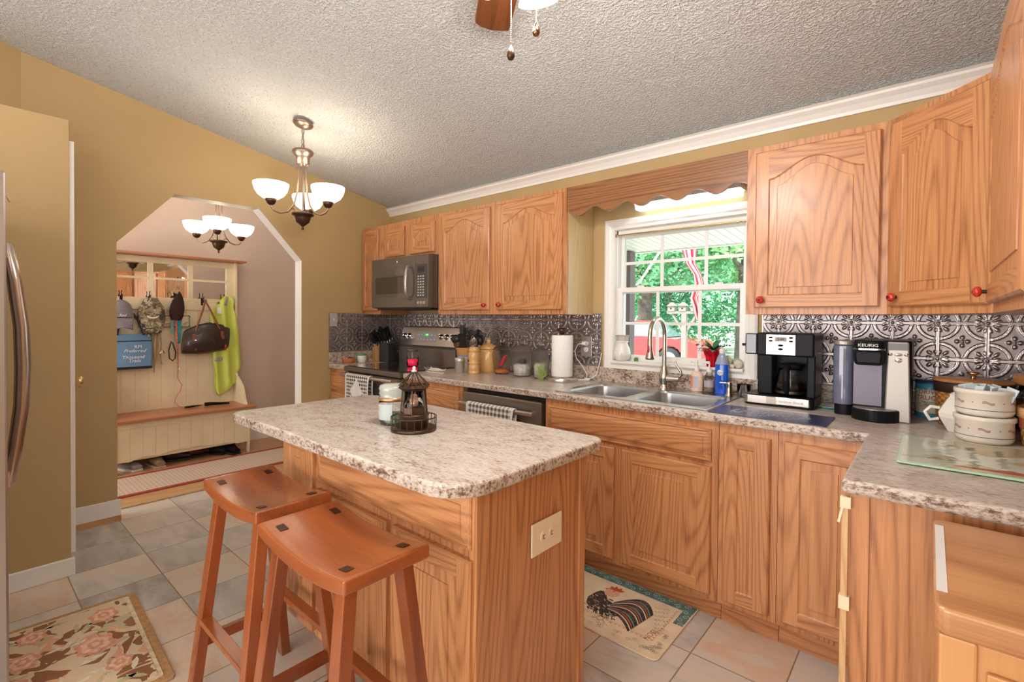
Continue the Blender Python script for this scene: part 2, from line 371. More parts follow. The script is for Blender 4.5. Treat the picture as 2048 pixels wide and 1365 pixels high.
# left wall with the clipped archway; gold kitchen side, pale hall side, white reveal
ARCH = [(-2.066, 0), (-2.066, 1.779), (-1.75, 2.147), (-1.206, 2.147), (-.869, 1.777), (-.869, 0)]
m_ = MB()
TH = -.113
cols = [(-2.49, -2.066, 0, 0), (-2.066, -1.75, 1.779, 2.147), (-1.75, -1.206, 2.147, 2.147), (-1.206, -.869, 2.147, 1.777), (-.869, .0, 0, 0)]
for y0, y1, z0, z1 in cols:
    m_.face([(0, y0, z0), (0, y1, z1), (0, y1, ceil_z(y1)+.03), (0, y0, ceil_z(y0)+.03)], 0)
    m_.face([(TH, y0, z0), (TH, y1, z1), (TH, y1, ceil_z(y1)+.03), (TH, y0, ceil_z(y0)+.03)], 1)
for (ya, za), (yb, zb) in zip(ARCH[:-1], ARCH[1:]):
    m_.face([(0, ya, za), (0, yb, zb), (TH, yb, zb), (TH, ya, za)], 2)
struct(m_.build('wall_left', [GOLD, HALLW, WHITEP], normals=False), 'gold painted wall with the clipped-corner archway', 'wall')
m_ = MB().face([(0, -2.49, 2.2), (.42, -3.25, 2.2), (.42, -3.25, ceil_z(-3.25)+.03), (0, -2.49, ceil_z(-2.49)+.03)])
m_.face([(.42, -3.25, 0), (.42, -6, 0), (.42, -6, 2.9), (.42, -3.25, 2.99)])
struct(m_.build('wall_far_left', GOLD), 'gold wall turning away above the closet', 'wall')
# back (window) wall: opening for the window
WX0, WX1, WZ0, WZ1 = 2.405, 3.18, 1.04, 1.875
def rectwall(mb, y, xs, zs, hole, m=0):
    for i in range(len(xs)-1):
        for j in range(len(zs)-1):
            if hole(i, j): continue
            mb.face([(xs[i], y, zs[j]), (xs[i+1], y, zs[j]), (xs[i+1], y, zs[j+1]), (xs[i], y, zs[j+1])], m)
m_ = MB(); H = lambda i, j: i == 1 and j == 1
rectwall(m_, 0, [0, WX0, WX1, 4.4], [0, WZ0, WZ1, 2.4], H, 0); rectwall(m_, .15, [-1.7, WX0, WX1, 4.6], [0, WZ0, WZ1, 2.7], H, 1)
for a in ((WX0, WZ0, WX1, WZ0), (WX1, WZ0, WX1, WZ1), (WX1, WZ1, WX0, WZ1), (WX0, WZ1, WX0, WZ0)):
    m_.face([(a[0], 0, a[1]), (a[2], 0, a[3]), (a[2], .15, a[3]), (a[0], .15, a[1])], 2)
m_.face([(-1.7, -.002, 0), (TH, -.002, 0), (TH, -.002, 2.62), (-1.7, -.002, 2.62)], 1)
struct(m_.build('wall_back', [GOLD, HALLW, WHITEP], normals=False), 'gold painted wall with the window over the sink', 'wall')
m_ = MB().face([(4.395, .1, 0), (4.395, -6, 0), (4.395, -6, 3.1), (4.395, .1, 3.1)])
struct(m_.build('wall_right', GOLD), 'gold painted wall behind the right-hand cupboards', 'wall')
m_ = MB().face([(.3, -6, 0), (4.5, -6, 0), (4.5, -6, 3.1), (.3, -6, 3.1)])
struct(m_.build('wall_rear', mat('rear_wall_paint', (.66, .56, .42), .8)), 'wall behind the camera', 'wall')
m_ = MB().face([(-1.52, .1, 0), (-1.52, -4.2, 0), (-1.52, -4.2, 2.62), (-1.52, .1, 2.62)]).face([(-1.52, -4.2, 0), (.42, -4.2, 0), (.42, -4.2, 2.62), (-1.52, -4.2, 2.62)])
m_.face([(TH, -2.49, 0), (TH, -4.2, 0), (TH, -4.2, 2.62), (TH, -2.49, 2.62)])
struct(m_.build('wall_hall', HALLW), 'beige hall wall behind the bench', 'wall')
# closet box left of the archway
m_ = MB().box(.002, .66, -3.3, -2.366, 0, 2.287)
struct(m_.build('wall_closet', GOLD, bevel=.004), 'low gold painted closet box beside the archway', 'wall')
d_ = MB().box(.06, .635, -2.366, -2.345, .1, 2.19)
o = struct(d_.build('door_1', WHITEP, bevel=.003), 'white closet door seen edge-on', 'door')
k_ = MB().lathe([(.012, 0), (.012, .03), (.03, .038), (.033, .055), (.022, .07), (0, .072)])
k_.build('door_knob', BRASS, o, loc=(.36, -2.345, .945), rot=(-PI/2, 0, 0), label='brass door knob')
# baseboards
def bboard(name, x0, x1, y0, y1, h, lab):
    return struct(MB().box(x0, x1, y0, y1, 0, h).build(name, WHITEP, bevel=.004), lab, 'baseboard')
o = bboard('baseboard_left', 0, .016, -2.364, -2.05, .136, 'white baseboard on a bare wood strip left of the archway')
MB().box(.0, .019, -2.364, -2.05, 0, .035).build('shoe_strip', HALLF, o)
bboard('baseboard_closet', .661, .677, -3.3, -2.352, .09, 'white baseboard around the closet box')
bboard('baseboard_arch_right', 0, .016, -.869, -.64, .136, 'white baseboard between archway and cupboards')
bboard('baseboard_hall', -1.52, -1.504, -4.2, 0, .11, 'white baseboard along the hall wall')
o = MB()
o.face([(-1.5, -.02, 0), (TH, -.02, 0), (TH, -.02, .1), (-1.5, -.02, .1)]); o.face([(-1.5, -.002, .1), (TH, -.002, .1), (TH, -.02, .1), (-1.5, -.02, .1)])
struct(o.build('baseboard_hall_right', WHITEP), 'white baseboard on the hall end wall', 'baseboard')
# crown moulding
prof = [(0, 2.275), (-.012, 2.275), (-.016, 2.29), (-.03, 2.312), (-.048, 2.328), (-.052, 2.338), (-.066, 2.345), (-.0, 2.36)]
m_ = MB().prism(prof, .0, 4.39, 'yz')
struct(m_.build('trim_2', WHITEP), 'white crown moulding over the window wall', 'crown moulding')
# ---------------------------------------------------------------- tin backsplash
def tinh(U, V):
    u = np.abs(U); v = np.abs(V)             # cell coords, corners at .5
    def b(d, w): return np.clip(1-(d/w)**2, 0, 1)
    h = np.zeros_like(U)
    rc = np.hypot(.5-u, .5-v)
    away = np.clip((rc-.075)*60, 0, 1)
    for d, q in ((.5-u, .5-v), (.5-v, .5-u)):
        h = np.maximum(h, b(d-.022, .013)*away*.8)
    h = np.maximum(h, b(rc, .034)*1.0)
    cl = np.clip((.5-u-.045)*50, 0, 1)*np.clip((.5-v-.045)*50, 0, 1)
    for R in (.455, .415): h = np.maximum(h, b(rc-R, .015)*cl*.8)
    px = (.5-u); py = (.5-v)
    for ang, rr, a_, b_ in ((45, .235, .075, .032), (15, .20, .06, .026), (75, .20, .06, .026), (45, .12, .05, .012)):
        t = math.radians(ang); c_, s_ = math.cos(t), math.sin(t)
        dx = (px-.10*1)*1; dy = (py-.10*1)*1
        a1 = px*c_+py*s_-rr; b1 = -px*s_+py*c_
        e = (a1/a_)**2+(b1/b_)**2
        h = np.maximum(h, np.clip(1-e, 0, 1)**.5*.75*(1-.5*np.exp(-(b1/.008)**2)))
    r0 = np.hypot(u, v); h = np.maximum(h, b(r0, .035)*.9)
    for cx_, cy_ in ((.105, 0), (0, .105)):
        e = ((u-cx_)/(.052 if cx_ else .042))**2+((v-cy_)/(.052 if cy_ else .042))**2
        h = np.maximum(h, np.clip(1-e, 0, 1)**.5*.7)
    return h
def tin_sheet(name, L, zlo, zhi, x_phase, mapper, res=.0036, depth=.0065, hole=None):
    nu = int(L/res); nv = int((zhi-zlo)/res)
    X, Z = np.meshgrid(np.linspace(0, L, nu+1), np.linspace(zlo, zhi, nv+1))
    P = .1524
    U = ((X-x_phase)/P+.0) % 1-.5; V = ((Z-1.308)/P) % 1-.5
    # crosses sit at cell corners
    Hh = tinh(U, V)*depth
    edge = np.minimum(np.minimum(X, L-X), np.minimum(Z-zlo, zhi-Z)); Hh = np.where(edge < .008, .002, Hh)
    co = mapper(X, Z, Hh).reshape(-1, 3)
    ii, jj = np.meshgrid(np.arange(nu), np.arange(nv)); a = (jj*(nu+1)+ii).ravel()
    fs = np.stack([a, a+1, a+nu+2, a+nu+1], 1)
    me = bpy.data.meshes.new(name); me.vertices.add(len(co)); me.vertices.foreach_set('co', co.ravel())
    me.loops.add(fs.size); me.loops.foreach_set('vertex_index', fs.ravel().astype(np.int32))
    me.polygons.add(len(fs)); me.polygons.foreach_set('loop_start', np.arange(0, fs.size, 4, dtype=np.int32))
    me.polygons.foreach_set('use_smooth', np.ones(len(fs), bool)); me.update(calc_edges=True); me.validate()
    at = me.attributes.new('emboss_height', 'FLOAT', 'POINT'); at.data.foreach_set('value', (Hh/depth).ravel().astype(np.float32))
    me.materials.append(TINSHEET)
    o = bpy.data.objects.new(name, me); sc.collection.objects.link(o); return o
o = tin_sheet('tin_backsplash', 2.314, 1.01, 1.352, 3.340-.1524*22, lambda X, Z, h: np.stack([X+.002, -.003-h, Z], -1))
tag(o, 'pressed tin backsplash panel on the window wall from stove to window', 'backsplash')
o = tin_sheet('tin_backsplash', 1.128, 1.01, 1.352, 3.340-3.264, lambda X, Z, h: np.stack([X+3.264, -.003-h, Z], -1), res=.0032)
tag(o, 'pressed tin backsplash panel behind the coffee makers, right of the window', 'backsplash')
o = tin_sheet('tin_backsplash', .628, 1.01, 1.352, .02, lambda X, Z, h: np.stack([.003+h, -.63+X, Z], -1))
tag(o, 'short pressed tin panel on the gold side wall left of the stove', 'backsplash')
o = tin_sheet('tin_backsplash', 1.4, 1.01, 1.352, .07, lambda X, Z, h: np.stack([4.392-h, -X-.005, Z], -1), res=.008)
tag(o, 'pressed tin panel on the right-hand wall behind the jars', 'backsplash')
# ---------------------------------------------------------------- cabinets
def door_mb(w, h, arch=.0, sw=.055, rail=.055, t=.02, top=None):
    mb = MB(); top = top or rail; ns = 26 if arch else 1; e = .005; yf = -t
    def outline(i):
        xl, xr, zb = sw+i, w-sw-i, rail+i
        pts = [(xl, zb), (xr, zb)]
        for k in range(ns+1):
            q = 1-k/ns; x = xl+(xr-xl)*q
            b = (.5-.5*math.cos(2*PI*q)) if arch else 0; b = b**.85 if arch else 0
            z = h-top-arch*(1-b)-i; pts.append((x, z))
        return pts
    # slab edges
    mb.box(0, w, -t+e, 0, 0, h, 0)
    for (xa, za, xb, zb) in ((0, 0, w, 0), (w, 0, w, h), (w, h, 0, h), (0, h, 0, 0)):
        ia = lambda x, z: (min(max(x, e), w-e), yf, min(max(z, e), h-e))
        mb.face([(xa, -t+e, za), (xb, -t+e, zb), ia(xb, zb), ia(xa, za)], 0 if xa == xb else 1)
    mb.face([(e, yf, e), (sw, yf, e), (sw, yf, h-e), (e, yf, h-e)], 0)
    mb.face([(w-sw, yf, e), (w-e, yf, e), (w-e, yf, h-e), (w-sw, yf, h-e)], 0)
    mb.face([(sw, yf, e), (w-sw, yf, e), (w-sw, yf, rail), (sw, yf, rail)], 1)
    o0 = outline(0)
    for k in range(2, len(o0)-1):
        (x1, z1), (x2, z2) = o0[k], o0[k+1]
        mb.face([(x1, yf, z1), (x1, yf, h-e), (x2, yf, h-e), (x2, yf, z2)], 1)
    pw = min(.036, (w-2*sw)*.28)
    rings = [(0, yf), (.002, yf+.0025), (.0075, yf+.007), (.0085, yf+.0175), (.0135, yf+.0175), (.0145, yf+.0095), (pw, yf+.0045), (pw+.0008, yf+.0008)]
    prev = None
    for i, y in rings:
        cur = [(x, y, z) for x, z in outline(i)]
        if prev:
            n = len(cur)
            for k in range(n):
                q = (k+1) % n
                mb.face([prev[k], prev[q], cur[q], cur[k]], 0)
        prev = cur
    # panel face as vertical strips (keeps the arched outline exact)
    oi = prev; zb = oi[0][2]
    for k in range(2, len(oi)-1):
        mb.face([oi[k], oi[k+1], (oi[k+1][0], oi[k+1][1], zb), (oi[k][0], oi[k][1], zb)], 0)
    return mb
def drawer_mb(w, h, t=.02, inset=.032):
    mb = MB(); mb.box(0, w, -.010, 0, 0, h, 0)
    R = [(0, -.008), (.004, -.013), (.008, -.0145), (.010, -.011), (.013, -.010), (inset, -t+.003), (inset+.0015, -t)]
    prev = None
    for i, y in R:
        cur = [(i, y, i), (w-i, y, i), (w-i, y, h-i), (i, y, h-i)]
        if prev:
            for k in range(4): mb.face([prev[k], prev[(k+1) % 4], cur[(k+1) % 4], cur[k]], 0)
        prev = cur
    mb.face(prev, 0); return mb
def knob_mb():
    mb = MB(); mb.lathe([(.006, 0), (.006, .012)], m=1, n=12)
    mb.ell((0, 0, .022), (.017, .017, .012), m=0); mb.lathe([(.0, .030), (.005, .0345), (.006, .034)], m=1, n=8)
    return mb
def add_knob(door, x, z, t=.02):
    return knob_mb().build('knob', [RED, BLACKM], door, loc=(x, -t, z), rot=(PI/2, 0, 0), label='round red knob')
def add_door(par, x, z, w, h, y, arch=0, knob=None, rot=(0, 0, 0), sw=.055, rail=.055, label=None):
    d = door_mb(w, h, arch, sw, rail).build('door', [OV, OH], par, loc=(x, y, z), rot=rot, label=label, normals=False)
    bm = bmesh.new(); bm.from_mesh(d.data); bmesh.ops.remove_doubles(bm, verts=bm.verts, dist=1e-5); bmesh.ops.recalc_face_normals(bm, faces=bm.faces); bm.to_mesh(d.data); bm.free()
    if knob: add_knob(d, *knob)
    return d
def add_drawer(par, x, z, w, h, y, name='drawer_front'):
    return drawer_mb(w, h).build(name, OH, par, loc=(x, y, z))
def carcass(par, w, z0, z1, d, m=OV, y0=-.003, openb=False, side=None, pt=.016):
    mb = MB(); mb.box(0, pt, -d+.02, y0, z0, z1); mb.box(w-pt, w, -d+.02, y0, z0, z1)
    mb.box(pt, w-pt, y0-.006, y0, z0, z1); mb.box(pt, w-pt, -d+.02, y0-.006, z0, z0+pt)
    if not openb: mb.box(pt, w-pt, -d+.02, y0-.006, z1-pt, z1)
    return mb.build('carcass', m, par)
def frame(par, w, z0, z1, d, holes):
    # face frame: plate with openings behind the doors
    xs = sorted({0, w, *[h[0] for h in holes], *[h[1] for h in holes]}); zs = sorted({z0, z1, *[h[2] for h in holes], *[h[3] for h in holes]})
    g = gridprism(xs, zs, lambda x, z: not any(a < x < b and c < z < e for a, b, c, e in holes), 0, .019)
    g.v = [(x, -d+t, z) for x, z, t in g.v]
    return g.build('face_frame', OV, par)
def base_cab(label, x0, w, doors, drawers, kick=.0576, sides=None, openb=False, rz=0, loc=None, top=.874):
    t = thing('base_cabinet', label, 'cabinet', loc or (x0, 0, 0), rz)
    d = .61
    carcass(t, w, .10, top, d, openb=openb)
    hs = [(x+.02, x+ww-.02, z+.02, z+hh-.02) for x, z, ww, hh, *_ in doors+drawers]
    frame(t, w, .10, top, d, hs)
    MB().box(0, w, -d+kick, -d+kick+.016, 0, .105).build('toe_kick', OH, t)
    for x, z, ww, hh in drawers: add_drawer(t, x, z, ww, hh, -d)
    for q in doors: add_door(t, *q[:4], -d, 0)
    return t
ZB, ZT, DU = 1.342, 2.113, .307
def upper_cab(label, x0, w, z0, doors, group=None, knobs=None):
    t = thing('wall_cabinet', label, 'cabinet', (x0, 0, 0), 0, group)
    carcass(t, w, z0, ZT, DU)
    frame(t, w, z0, ZT, DU, [(x+.015, x+ww-.015, z+.015, z+hh-.04) for x, z, ww, hh, *_ in doors])
    for q in doors:
        x, z, ww, hh, ar = q[:5]
        add_door(t, x, z, ww, hh, -DU, ar, knob=q[5] if len(q) > 5 else None, sw=q[6] if len(q) > 6 else .055)
    return t
upper_cab('narrow oak wall cupboard in the corner, left of the microwave', .002, .292, ZB, [(.022, ZB+.03, .25, .715, .05)])
upper_cab('short oak wall cupboard with two small doors above the microwave', .296, .762, 1.806, [(.078, 1.828, .267, .24, .055, None, .05), (.425, 1.828, .305, .24, .055, None, .05)])
tW = upper_cab('wide two-door oak wall cupboard with red knobs, left of the window', 1.06, 1.1825, ZB,
          [(.035, ZB+.03, .514, .715, .075, (.483, .035)), (.625, ZB+.03, .534, .715, .075, (.033, .035))])
t_ = upper_cab('single-door oak wall cupboard directly right of the window', 3.265, .528, ZB, [(.04, ZB+.03, .462, .712, .075, (.03, .035))])
# side panel veneer made paler for light from window and strip lamp
MB().box(1.1825, 1.1845, -.287, -.004, ZB, ZT).build('side_panel', OLIT, tW, label='pale veneered side panel with window light in its colour')
# diagonal corner cupboard
t = thing('corner_wall_cabinet', 'diagonal oak corner wall cupboard with a red knob', 'cabinet', (3.795, -.305, 0), -PI/4)
L45 = .415
poly = [(3.795, -.004), (3.795, -.287), (4.07, -.59), (4.39, -.59), (4.39, -.004)]
c_, s_ = math.cos(PI/4), math.sin(PI/4)
loc2 = [((x-3.795)*c_-(y+.305)*s_, (x-3.795)*s_+(y+.305)*c_) for x, y in poly]
MB().prism(loc2, ZB, ZT, 'xy').build('carcass', OV, t)
MB().box(0, L45, -.004, .015, ZB, ZT).build('face_frame', OV, t)
add_door(t, .020, ZB+.03, L45-.038, .715, -.004, .075, knob=(.042, .035))
# right-hand wall cupboard
t = thing('wall_cabinet', 'oak wall cupboard on the right-hand wall at the picture edge', 'cabinet', (4.391, -.60, 0), -PI/2)
carcass(t, .92, ZB, ZT, .316, y0=0); frame(t, .92, ZB, ZT, .316, [])
add_door(t, .03, ZB+.03, .78, .715, -.316, .10, knob=(.04, .035), sw=.06)
# valance
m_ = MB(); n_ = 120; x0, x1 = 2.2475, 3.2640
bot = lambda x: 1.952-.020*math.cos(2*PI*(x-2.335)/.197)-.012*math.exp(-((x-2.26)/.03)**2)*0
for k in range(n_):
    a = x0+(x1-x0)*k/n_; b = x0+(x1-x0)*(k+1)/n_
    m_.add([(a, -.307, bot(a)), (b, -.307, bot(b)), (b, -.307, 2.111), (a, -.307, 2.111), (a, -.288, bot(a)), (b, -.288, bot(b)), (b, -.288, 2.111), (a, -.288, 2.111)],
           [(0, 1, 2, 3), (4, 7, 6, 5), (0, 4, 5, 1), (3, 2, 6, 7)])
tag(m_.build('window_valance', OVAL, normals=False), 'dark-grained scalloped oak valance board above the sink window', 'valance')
t = thing('fluorescent_light', 'lit white under-valance strip light above the window', 'light', (2.88, -.06, 1.985))
MB().box(-.30, .30, -.05, .045, .012, .04).build('housing', WPLAST, t, bevel=.003)
MB().prism([(-.048, .012), (.043, .012), (.030, -.02), (-.035, -.02)], -.29, .29, 'yz').build('diffuser', mat('lit_diffuser', (.9, .95, 1), .4, emit=(.80, .93, 1), es=3.2), t)
# base cabinets along the window wall
base_cab('narrow oak base cupboard with drawer, left of the stove', .003, .290, [(.025, .125, .24, .555)], [(.025, .70, .24, .14)])
base_cab('oak base cupboard with drawer between stove and dishwasher', 1.057, .605, [(.025, .125, .55, .555)], [(.025, .70, .55, .14)])
base_cab('oak sink base cupboard with false drawer front and two doors', 2.325, .923, [(.02, .125, .411, .555), (.472, .125, .423, .555)], [(.02, .70, .874, .141)], openb=True)
base_cab('narrow full-height oak base cupboard right of the sink base', 3.250, .225, [(.022, .125, .178, .712)], [])
base_cab('oak corner base cupboard with wide full-height door', 3.477, .302, [(.022, .125, .27, .712)], [])
# right-hand run: end panel, stile, hidden fronts
t = thing('base_cabinet', 'oak peninsula base cupboard with plain end panel facing the room', 'cabinet', (3.782, -1.245, 0))
MB().box(.0, .605, 0, 1.235, .1, .874).build('carcass', OV, t)
MB().box(.035, .605, -.012, 0, 0, .874).build('end_panel', OV, t)
MB().box(-.004, .035, -.018, .012, 0, .874).build('corner_stile', OV, t)
MB().box(.05, .60, .03, 1.23, 0, .1).build('toe_kick', OH, t)
t = thing('trim_strip', 'loose thin oak trim strip taped beside the peninsula end panel', 'trim strip', (3.770, -1.272, 0))
MB().box(-.009, .006, -.006, .006, .0, .868).build('strip', wood('light_strip', (.74, .50, .26), (.50, .26, .10), 'Z'), t, bevel=.002)
TAPE = mat('masking_tape', (.86, .74, .52), .7)
for z, s in ((.855, 1), (.600, 1.2)):
    MB().box(-.012, .0105, -.0085, .0085, z-.016*s, z+.012*s).build('masking_tape', TAPE, t, label='torn piece of cream masking tape')
MB().face([(-.010, -.009, .84), (-.004, -.009, .84), (-.012, -.011, .80), (-.017, -.011, .802)]).build('tape_end', TAPE, t, solid=.0006)
# ---------------------------------------------------------------- worktops
ZC = .914
SINKHOLE = (2.395, 3.165, -.555, -.155)
xs = [1.056, SINKHOLE[0], SINKHOLE[1], 3.76, 4.392]; ys = [-1.283, -.635, SINKHOLE[2], SINKHOLE[3], -.003]
ins = lambda x, y: (x > 3.76 or y > -.635) and not (SINKHOLE[0] < x < SINKHOLE[1] and SINKHOLE[2] < y < SINKHOLE[3])
t = thing('countertop', 'L-shaped speckled laminate countertop around the sink', 'countertop', (0, 0, 0))
gridprism(xs, ys, ins, .876, ZC).build('worktop', LAM, t, bevel=.010, seg=3)
m_ = MB().box(1.056, 4.373, -.022, -.004, ZC, 1.008); m_.box(4.373, 4.392, -1.27, -.004, ZC, 1.008)
m_.build('upstand', LAM, t, bevel=.004)
t = thing('countertop', 'short speckled laminate countertop left of the stove', 'countertop', (0, 0, 0))
MB().box(.002, .294, -.635, -.004, .876, ZC).build('worktop', LAM, t, bevel=.010, seg=3)
m_ = MB().box(.002, .02, -.632, -.004, ZC, 1.008); m_.box(.02, .294, -.022, -.004, ZC, 1.008); m_.build('upstand', LAM, t, bevel=.004)
# ---------------------------------------------------------------- sink and tap
t = thing('sink', 'stainless steel double-bowl sink set in the countertop', 'sink', (2.78, -.345, ZC))
RX0, RX1, RY0, RY1 = -.413, .410, -.245, .255
bowls = [(-.372, -.022, -.20, .18), (.020, .372, -.20, .18)]
m_ = MB()
xs = [RX0, bowls[0][0], bowls[0][1], bowls[1][0], bowls[1][1], RX1]; ys = [RY0, -.20, .18, RY1]
rim = gridprism(xs, ys, lambda x, y: not any(a < x < b and c < y < d for a, b, c, d in bowls), .0005, .006); rim.build('rim', SINKM, t, bevel=.003)
for x0, x1, y0, y1 in bowls:
    b = MB(); prev = None; K = 6
    for ins_, z, r in ((0, .004, .045), (.006, -.005, .05), (.014, -.15, .06), (.03, -.175, .06), (.06, -.182, .05)):
        cur = [(x, y, z) for x, y in rrect(x0+ins_, x1-ins_, y0+ins_, y1-ins_, r, K)]
        if prev: 
            o_ = len(b.v); b.add(prev+cur, [(k, (k+1) % len(cur), len(cur)+(k+1) % len(cur), len(cur)+k) for k in range(len(cur))], 0, True)
        else:
            # flat corner fillets closing the square cut-out to the rounded bowl
            top = cur; cs = [(x1, y1), (x0, y1), (x0, y0), (x1, y0)]
            for q in range(4):
                seg = top[q*(K+1):(q+1)*(K+1)]; b.face([(cs[q][0], cs[q][1], .0055)]+[(p[0], p[1], .0055) for p in seg])
        prev = cur
    b.face(prev); cxm, cym = (x0+x1)/2, (y0+y1)/2
    ob = b.build('bowl', SINKM, t)
    MB().lathe([(.045, -.178), (.040, -.174), (.02, -.178), (0, -.178)], c=(cxm, cym, 0)).build('drain', CHROME, ob)
t = thing('faucet', 'tall brushed steel pull-down gooseneck faucet behind the sink', 'faucet', (2.787, -.112, ZC+.006))
NICK = mat('brushed_nickel', (.60, .53, .47), .22, 1)
MB().lathe([(.032, 0), (.032, .008), (.026, .014), (.024, .03), (.029, .05), (.03, .075), (.024, .10), (.018, .115), (.020, .125), (.016, .135)]).build('base', NICK, t)
pts = [(0, 0, .12), (0, 0, .26)]
for k in range(0, 13):
    a = PI*k/12; pts.append((0, -.095+.095*math.cos(a), .305+.095*math.sin(a)))
pts += [(0, -.19, .29)]
MB().tube(pts, .0125, 14).build('gooseneck', NICK, t)
h_ = MB().lathe([(.010, .005), (.014, -.005), (.015, -.06), (.024, -.10), (.025, -.108), (.018, -.112)], c=(0, -.19, .29)).build('spray_head', NICK, t)
MB().ell((0, -.208, .235), (.007, .005, .020)).build('spray_button', mat('dark_pink_button', (.35, .02, .08), .3), h_)
l_ = MB().cyl((.02, 0, .065), (.085, 0, .065), .024, .020); l_.ell((.085, 0, .065), (.008, .02, .02))
l_ = l_.build('handle_body', NICK, t)
MB().tube([(.08, 0, .07), (.10, 0, .09), (.095, -.004, .11), (.08, -.006, .13), (.065, -.006, .15), (.068, -.006, .165)], [.010, .009, .008, .007, .006, .005], 10).build('lever', NICK, l_)
# ---------------------------------------------------------------- stove, microwave, dishwasher
def gingham(name, s=.016, badge=None, dark=(.03, .028, .028)):
    m, n, l, b = newmat(name)
    tc = n.new('ShaderNodeTexCoord'); sp = n.new('ShaderNodeSeparateXYZ'); l.new(tc.outputs['Object'], sp.inputs[0])
    a = math_(n, l, 'LESS_THAN', math_(n, l, 'FRACT', math_(n, l, 'DIVIDE', math_(n, l, 'ADD', sp.outputs[0], 10), 2*s)), .5)
    c = math_(n, l, 'LESS_THAN', math_(n, l, 'FRACT', math_(n, l, 'DIVIDE', math_(n, l, 'ADD', sp.outputs[2], 10), 2*s)), .5)
    f = math_(n, l, 'MULTIPLY', math_(n, l, 'ADD', a, c), .5)
    if badge:
        dx = math_(n, l, 'ABSOLUTE', math_(n, l, 'SUBTRACT', sp.outputs[0], badge[0])); dz = math_(n, l, 'ABSOLUTE', math_(n, l, 'SUBTRACT', sp.outputs[2], badge[1]))
        g = math_(n, l, 'GREATER_THAN', math_(n, l, 'ADD', math_(n, l, 'DIVIDE', dx, badge[2]), math_(n, l, 'DIVIDE', dz, badge[3])), 1)
        f = math_(n, l, 'MULTIPLY', f, g)
        e_ = math_(n, l, 'LESS_THAN', math_(n, l, 'ABSOLUTE', sp.outputs[0]), badge[4]); f = math_(n, l, 'MULTIPLY', f, e_)
    r = ramp(n, [(0, (.80, .76, .72)), (.5, (.42, .38, .35)), (1, dark)]); r.color_ramp.interpolation = 'CONSTANT'
    r.color_ramp.elements[1].position = .4; r.color_ramp.elements[2].position = .9
    l.new(f, r.inputs[0]); l.new(r.outputs[0], b.inputs['Base Color']); b.inputs['Roughness'].default_value = .9
    return m
def towel(label, x, y, z, w, hf, hb, m, extra=None):
    t = thing('dish_towel', label, 'towel', (x, y, z))
    prof_ = [(-.020, -hf), (-.022, -hf*.6), (-.020, -.03), (-.016, .008), (0, .017), (.013, .010), (.015, -.03), (.016, -hb)]
    mb = MB()
    def fn(u, v):
        k = v*(len(prof_)-1); i = min(int(k), len(prof_)-2); q = k-i
        yy = prof_[i][0]*(1-q)+prof_[i+1][0]*q; zz = prof_[i][1]*(1-q)+prof_[i+1][1]*q
        wob = .004*math.sin(u*17)*min(1, abs(zz)*12)
        return ((u-.5)*w*(1+.02*math.sin(zz*20)), yy+wob-(.002 if yy < 0 else -.002), zz)
    mb.grid(fn, 40, 42); mb.build('cloth', m, t, solid=.003)
    return t
# stove
RX = .299; RW = .754
t = thing('stove', 'slate grey electric range with black glass cooktop', 'stove', (RX, 0, 0))
MB().box(0, RW, -.625, -.03, .02, .870).build('body', SLATE, t)
m_ = MB().box(-.0, RW, -.660, -.118, .878, .9165); m_.build('cooktop_frame', SLATE, t, bevel=.006)
g = MB().box(.02, RW-.02, -.635, -.13, .9165, .9205).build('cooktop_glass', GLASSB, t, bevel=.002)
RING = mat('burner_ring_print', (.09, .09, .09), .2)
for cx_, cy_, r in ((.19, -.48, .10), (.56, -.48, .09), (.19, -.25, .08), (.56, -.25, .10)):
    q = MB(); q.lathe([(r, .0), (r, .0004), (r-.004, .0004), (r-.004, 0)], c=(cx_, cy_, .9204), n=40, caps=False); q.build('burner_ring', RING, t)
m_ = MB().prism([(-.118, .88), (-.118, 1.055), (-.10, 1.075), (-.06, 1.235), (-.035, 1.24), (-.03, .88)], 0, RW, 'yz'); m_.build('backguard', SLATE, t, bevel=.004)
# sloping control panel face
P0, P1 = Vector((0, -.107, 1.075)), Vector((0, -.066, 1.232)); sl = (P1-P0).normalized(); nr = Vector((0, -sl.z, sl.y))
ang = math.atan2(P1.y-P0.y, P1.z-P0.z)

rotp = (-ang, 0, 0)
panel = MB().box(0, RW, -.006, .0, 0, .162).build('control_panel', STEEL, t, loc=(0, -.104, 1.075), rot=rotp, bevel=.002)
MB().box(.235, .485, -.009, -.006, .035, .125).build('display_panel', mat('panel_grey', (.33, .32, .31), .4), panel)
MB().box(.325, .395, -.0105, -.009, .082, .108).build('clock_display', mat('lit_green_display', (.02, .05, .02), .3, emit=(.10, .45, .12), es=.5), panel)
text('clock_digits', '1:00', .022, mat('lit_digits', (.5, 1, .5), .3, emit=(.5, 1, .4), es=.8), panel, (.36, -.0108, .095), FRONT)
bt = mat('button_white', (.8, .8, .78), .4)
for k in range(6):
    for z in (.055, .095):
        x = .252+k*.043
        if z > .08 and 1 < k < 4: continue
        MB().lathe([(.006, 0), (.006, .002), (0, .0022)], n=10).build('button', bt, panel, loc=(x, -.009, z), rot=(PI/2, 0, 0))
for x in (.055, .118, .545, .615, .685):
    k_ = MB().lathe([(.024, 0), (.024, .004), (.017, .006), (.016, .026), (.012, .030), (0, .030)]); k_.box(-.004, .004, -.018, .018, .02, .034)
    k_.build('control_knob', CHROME, panel, loc=(x, -.006, .082), rot=(PI/2, 0, 0))
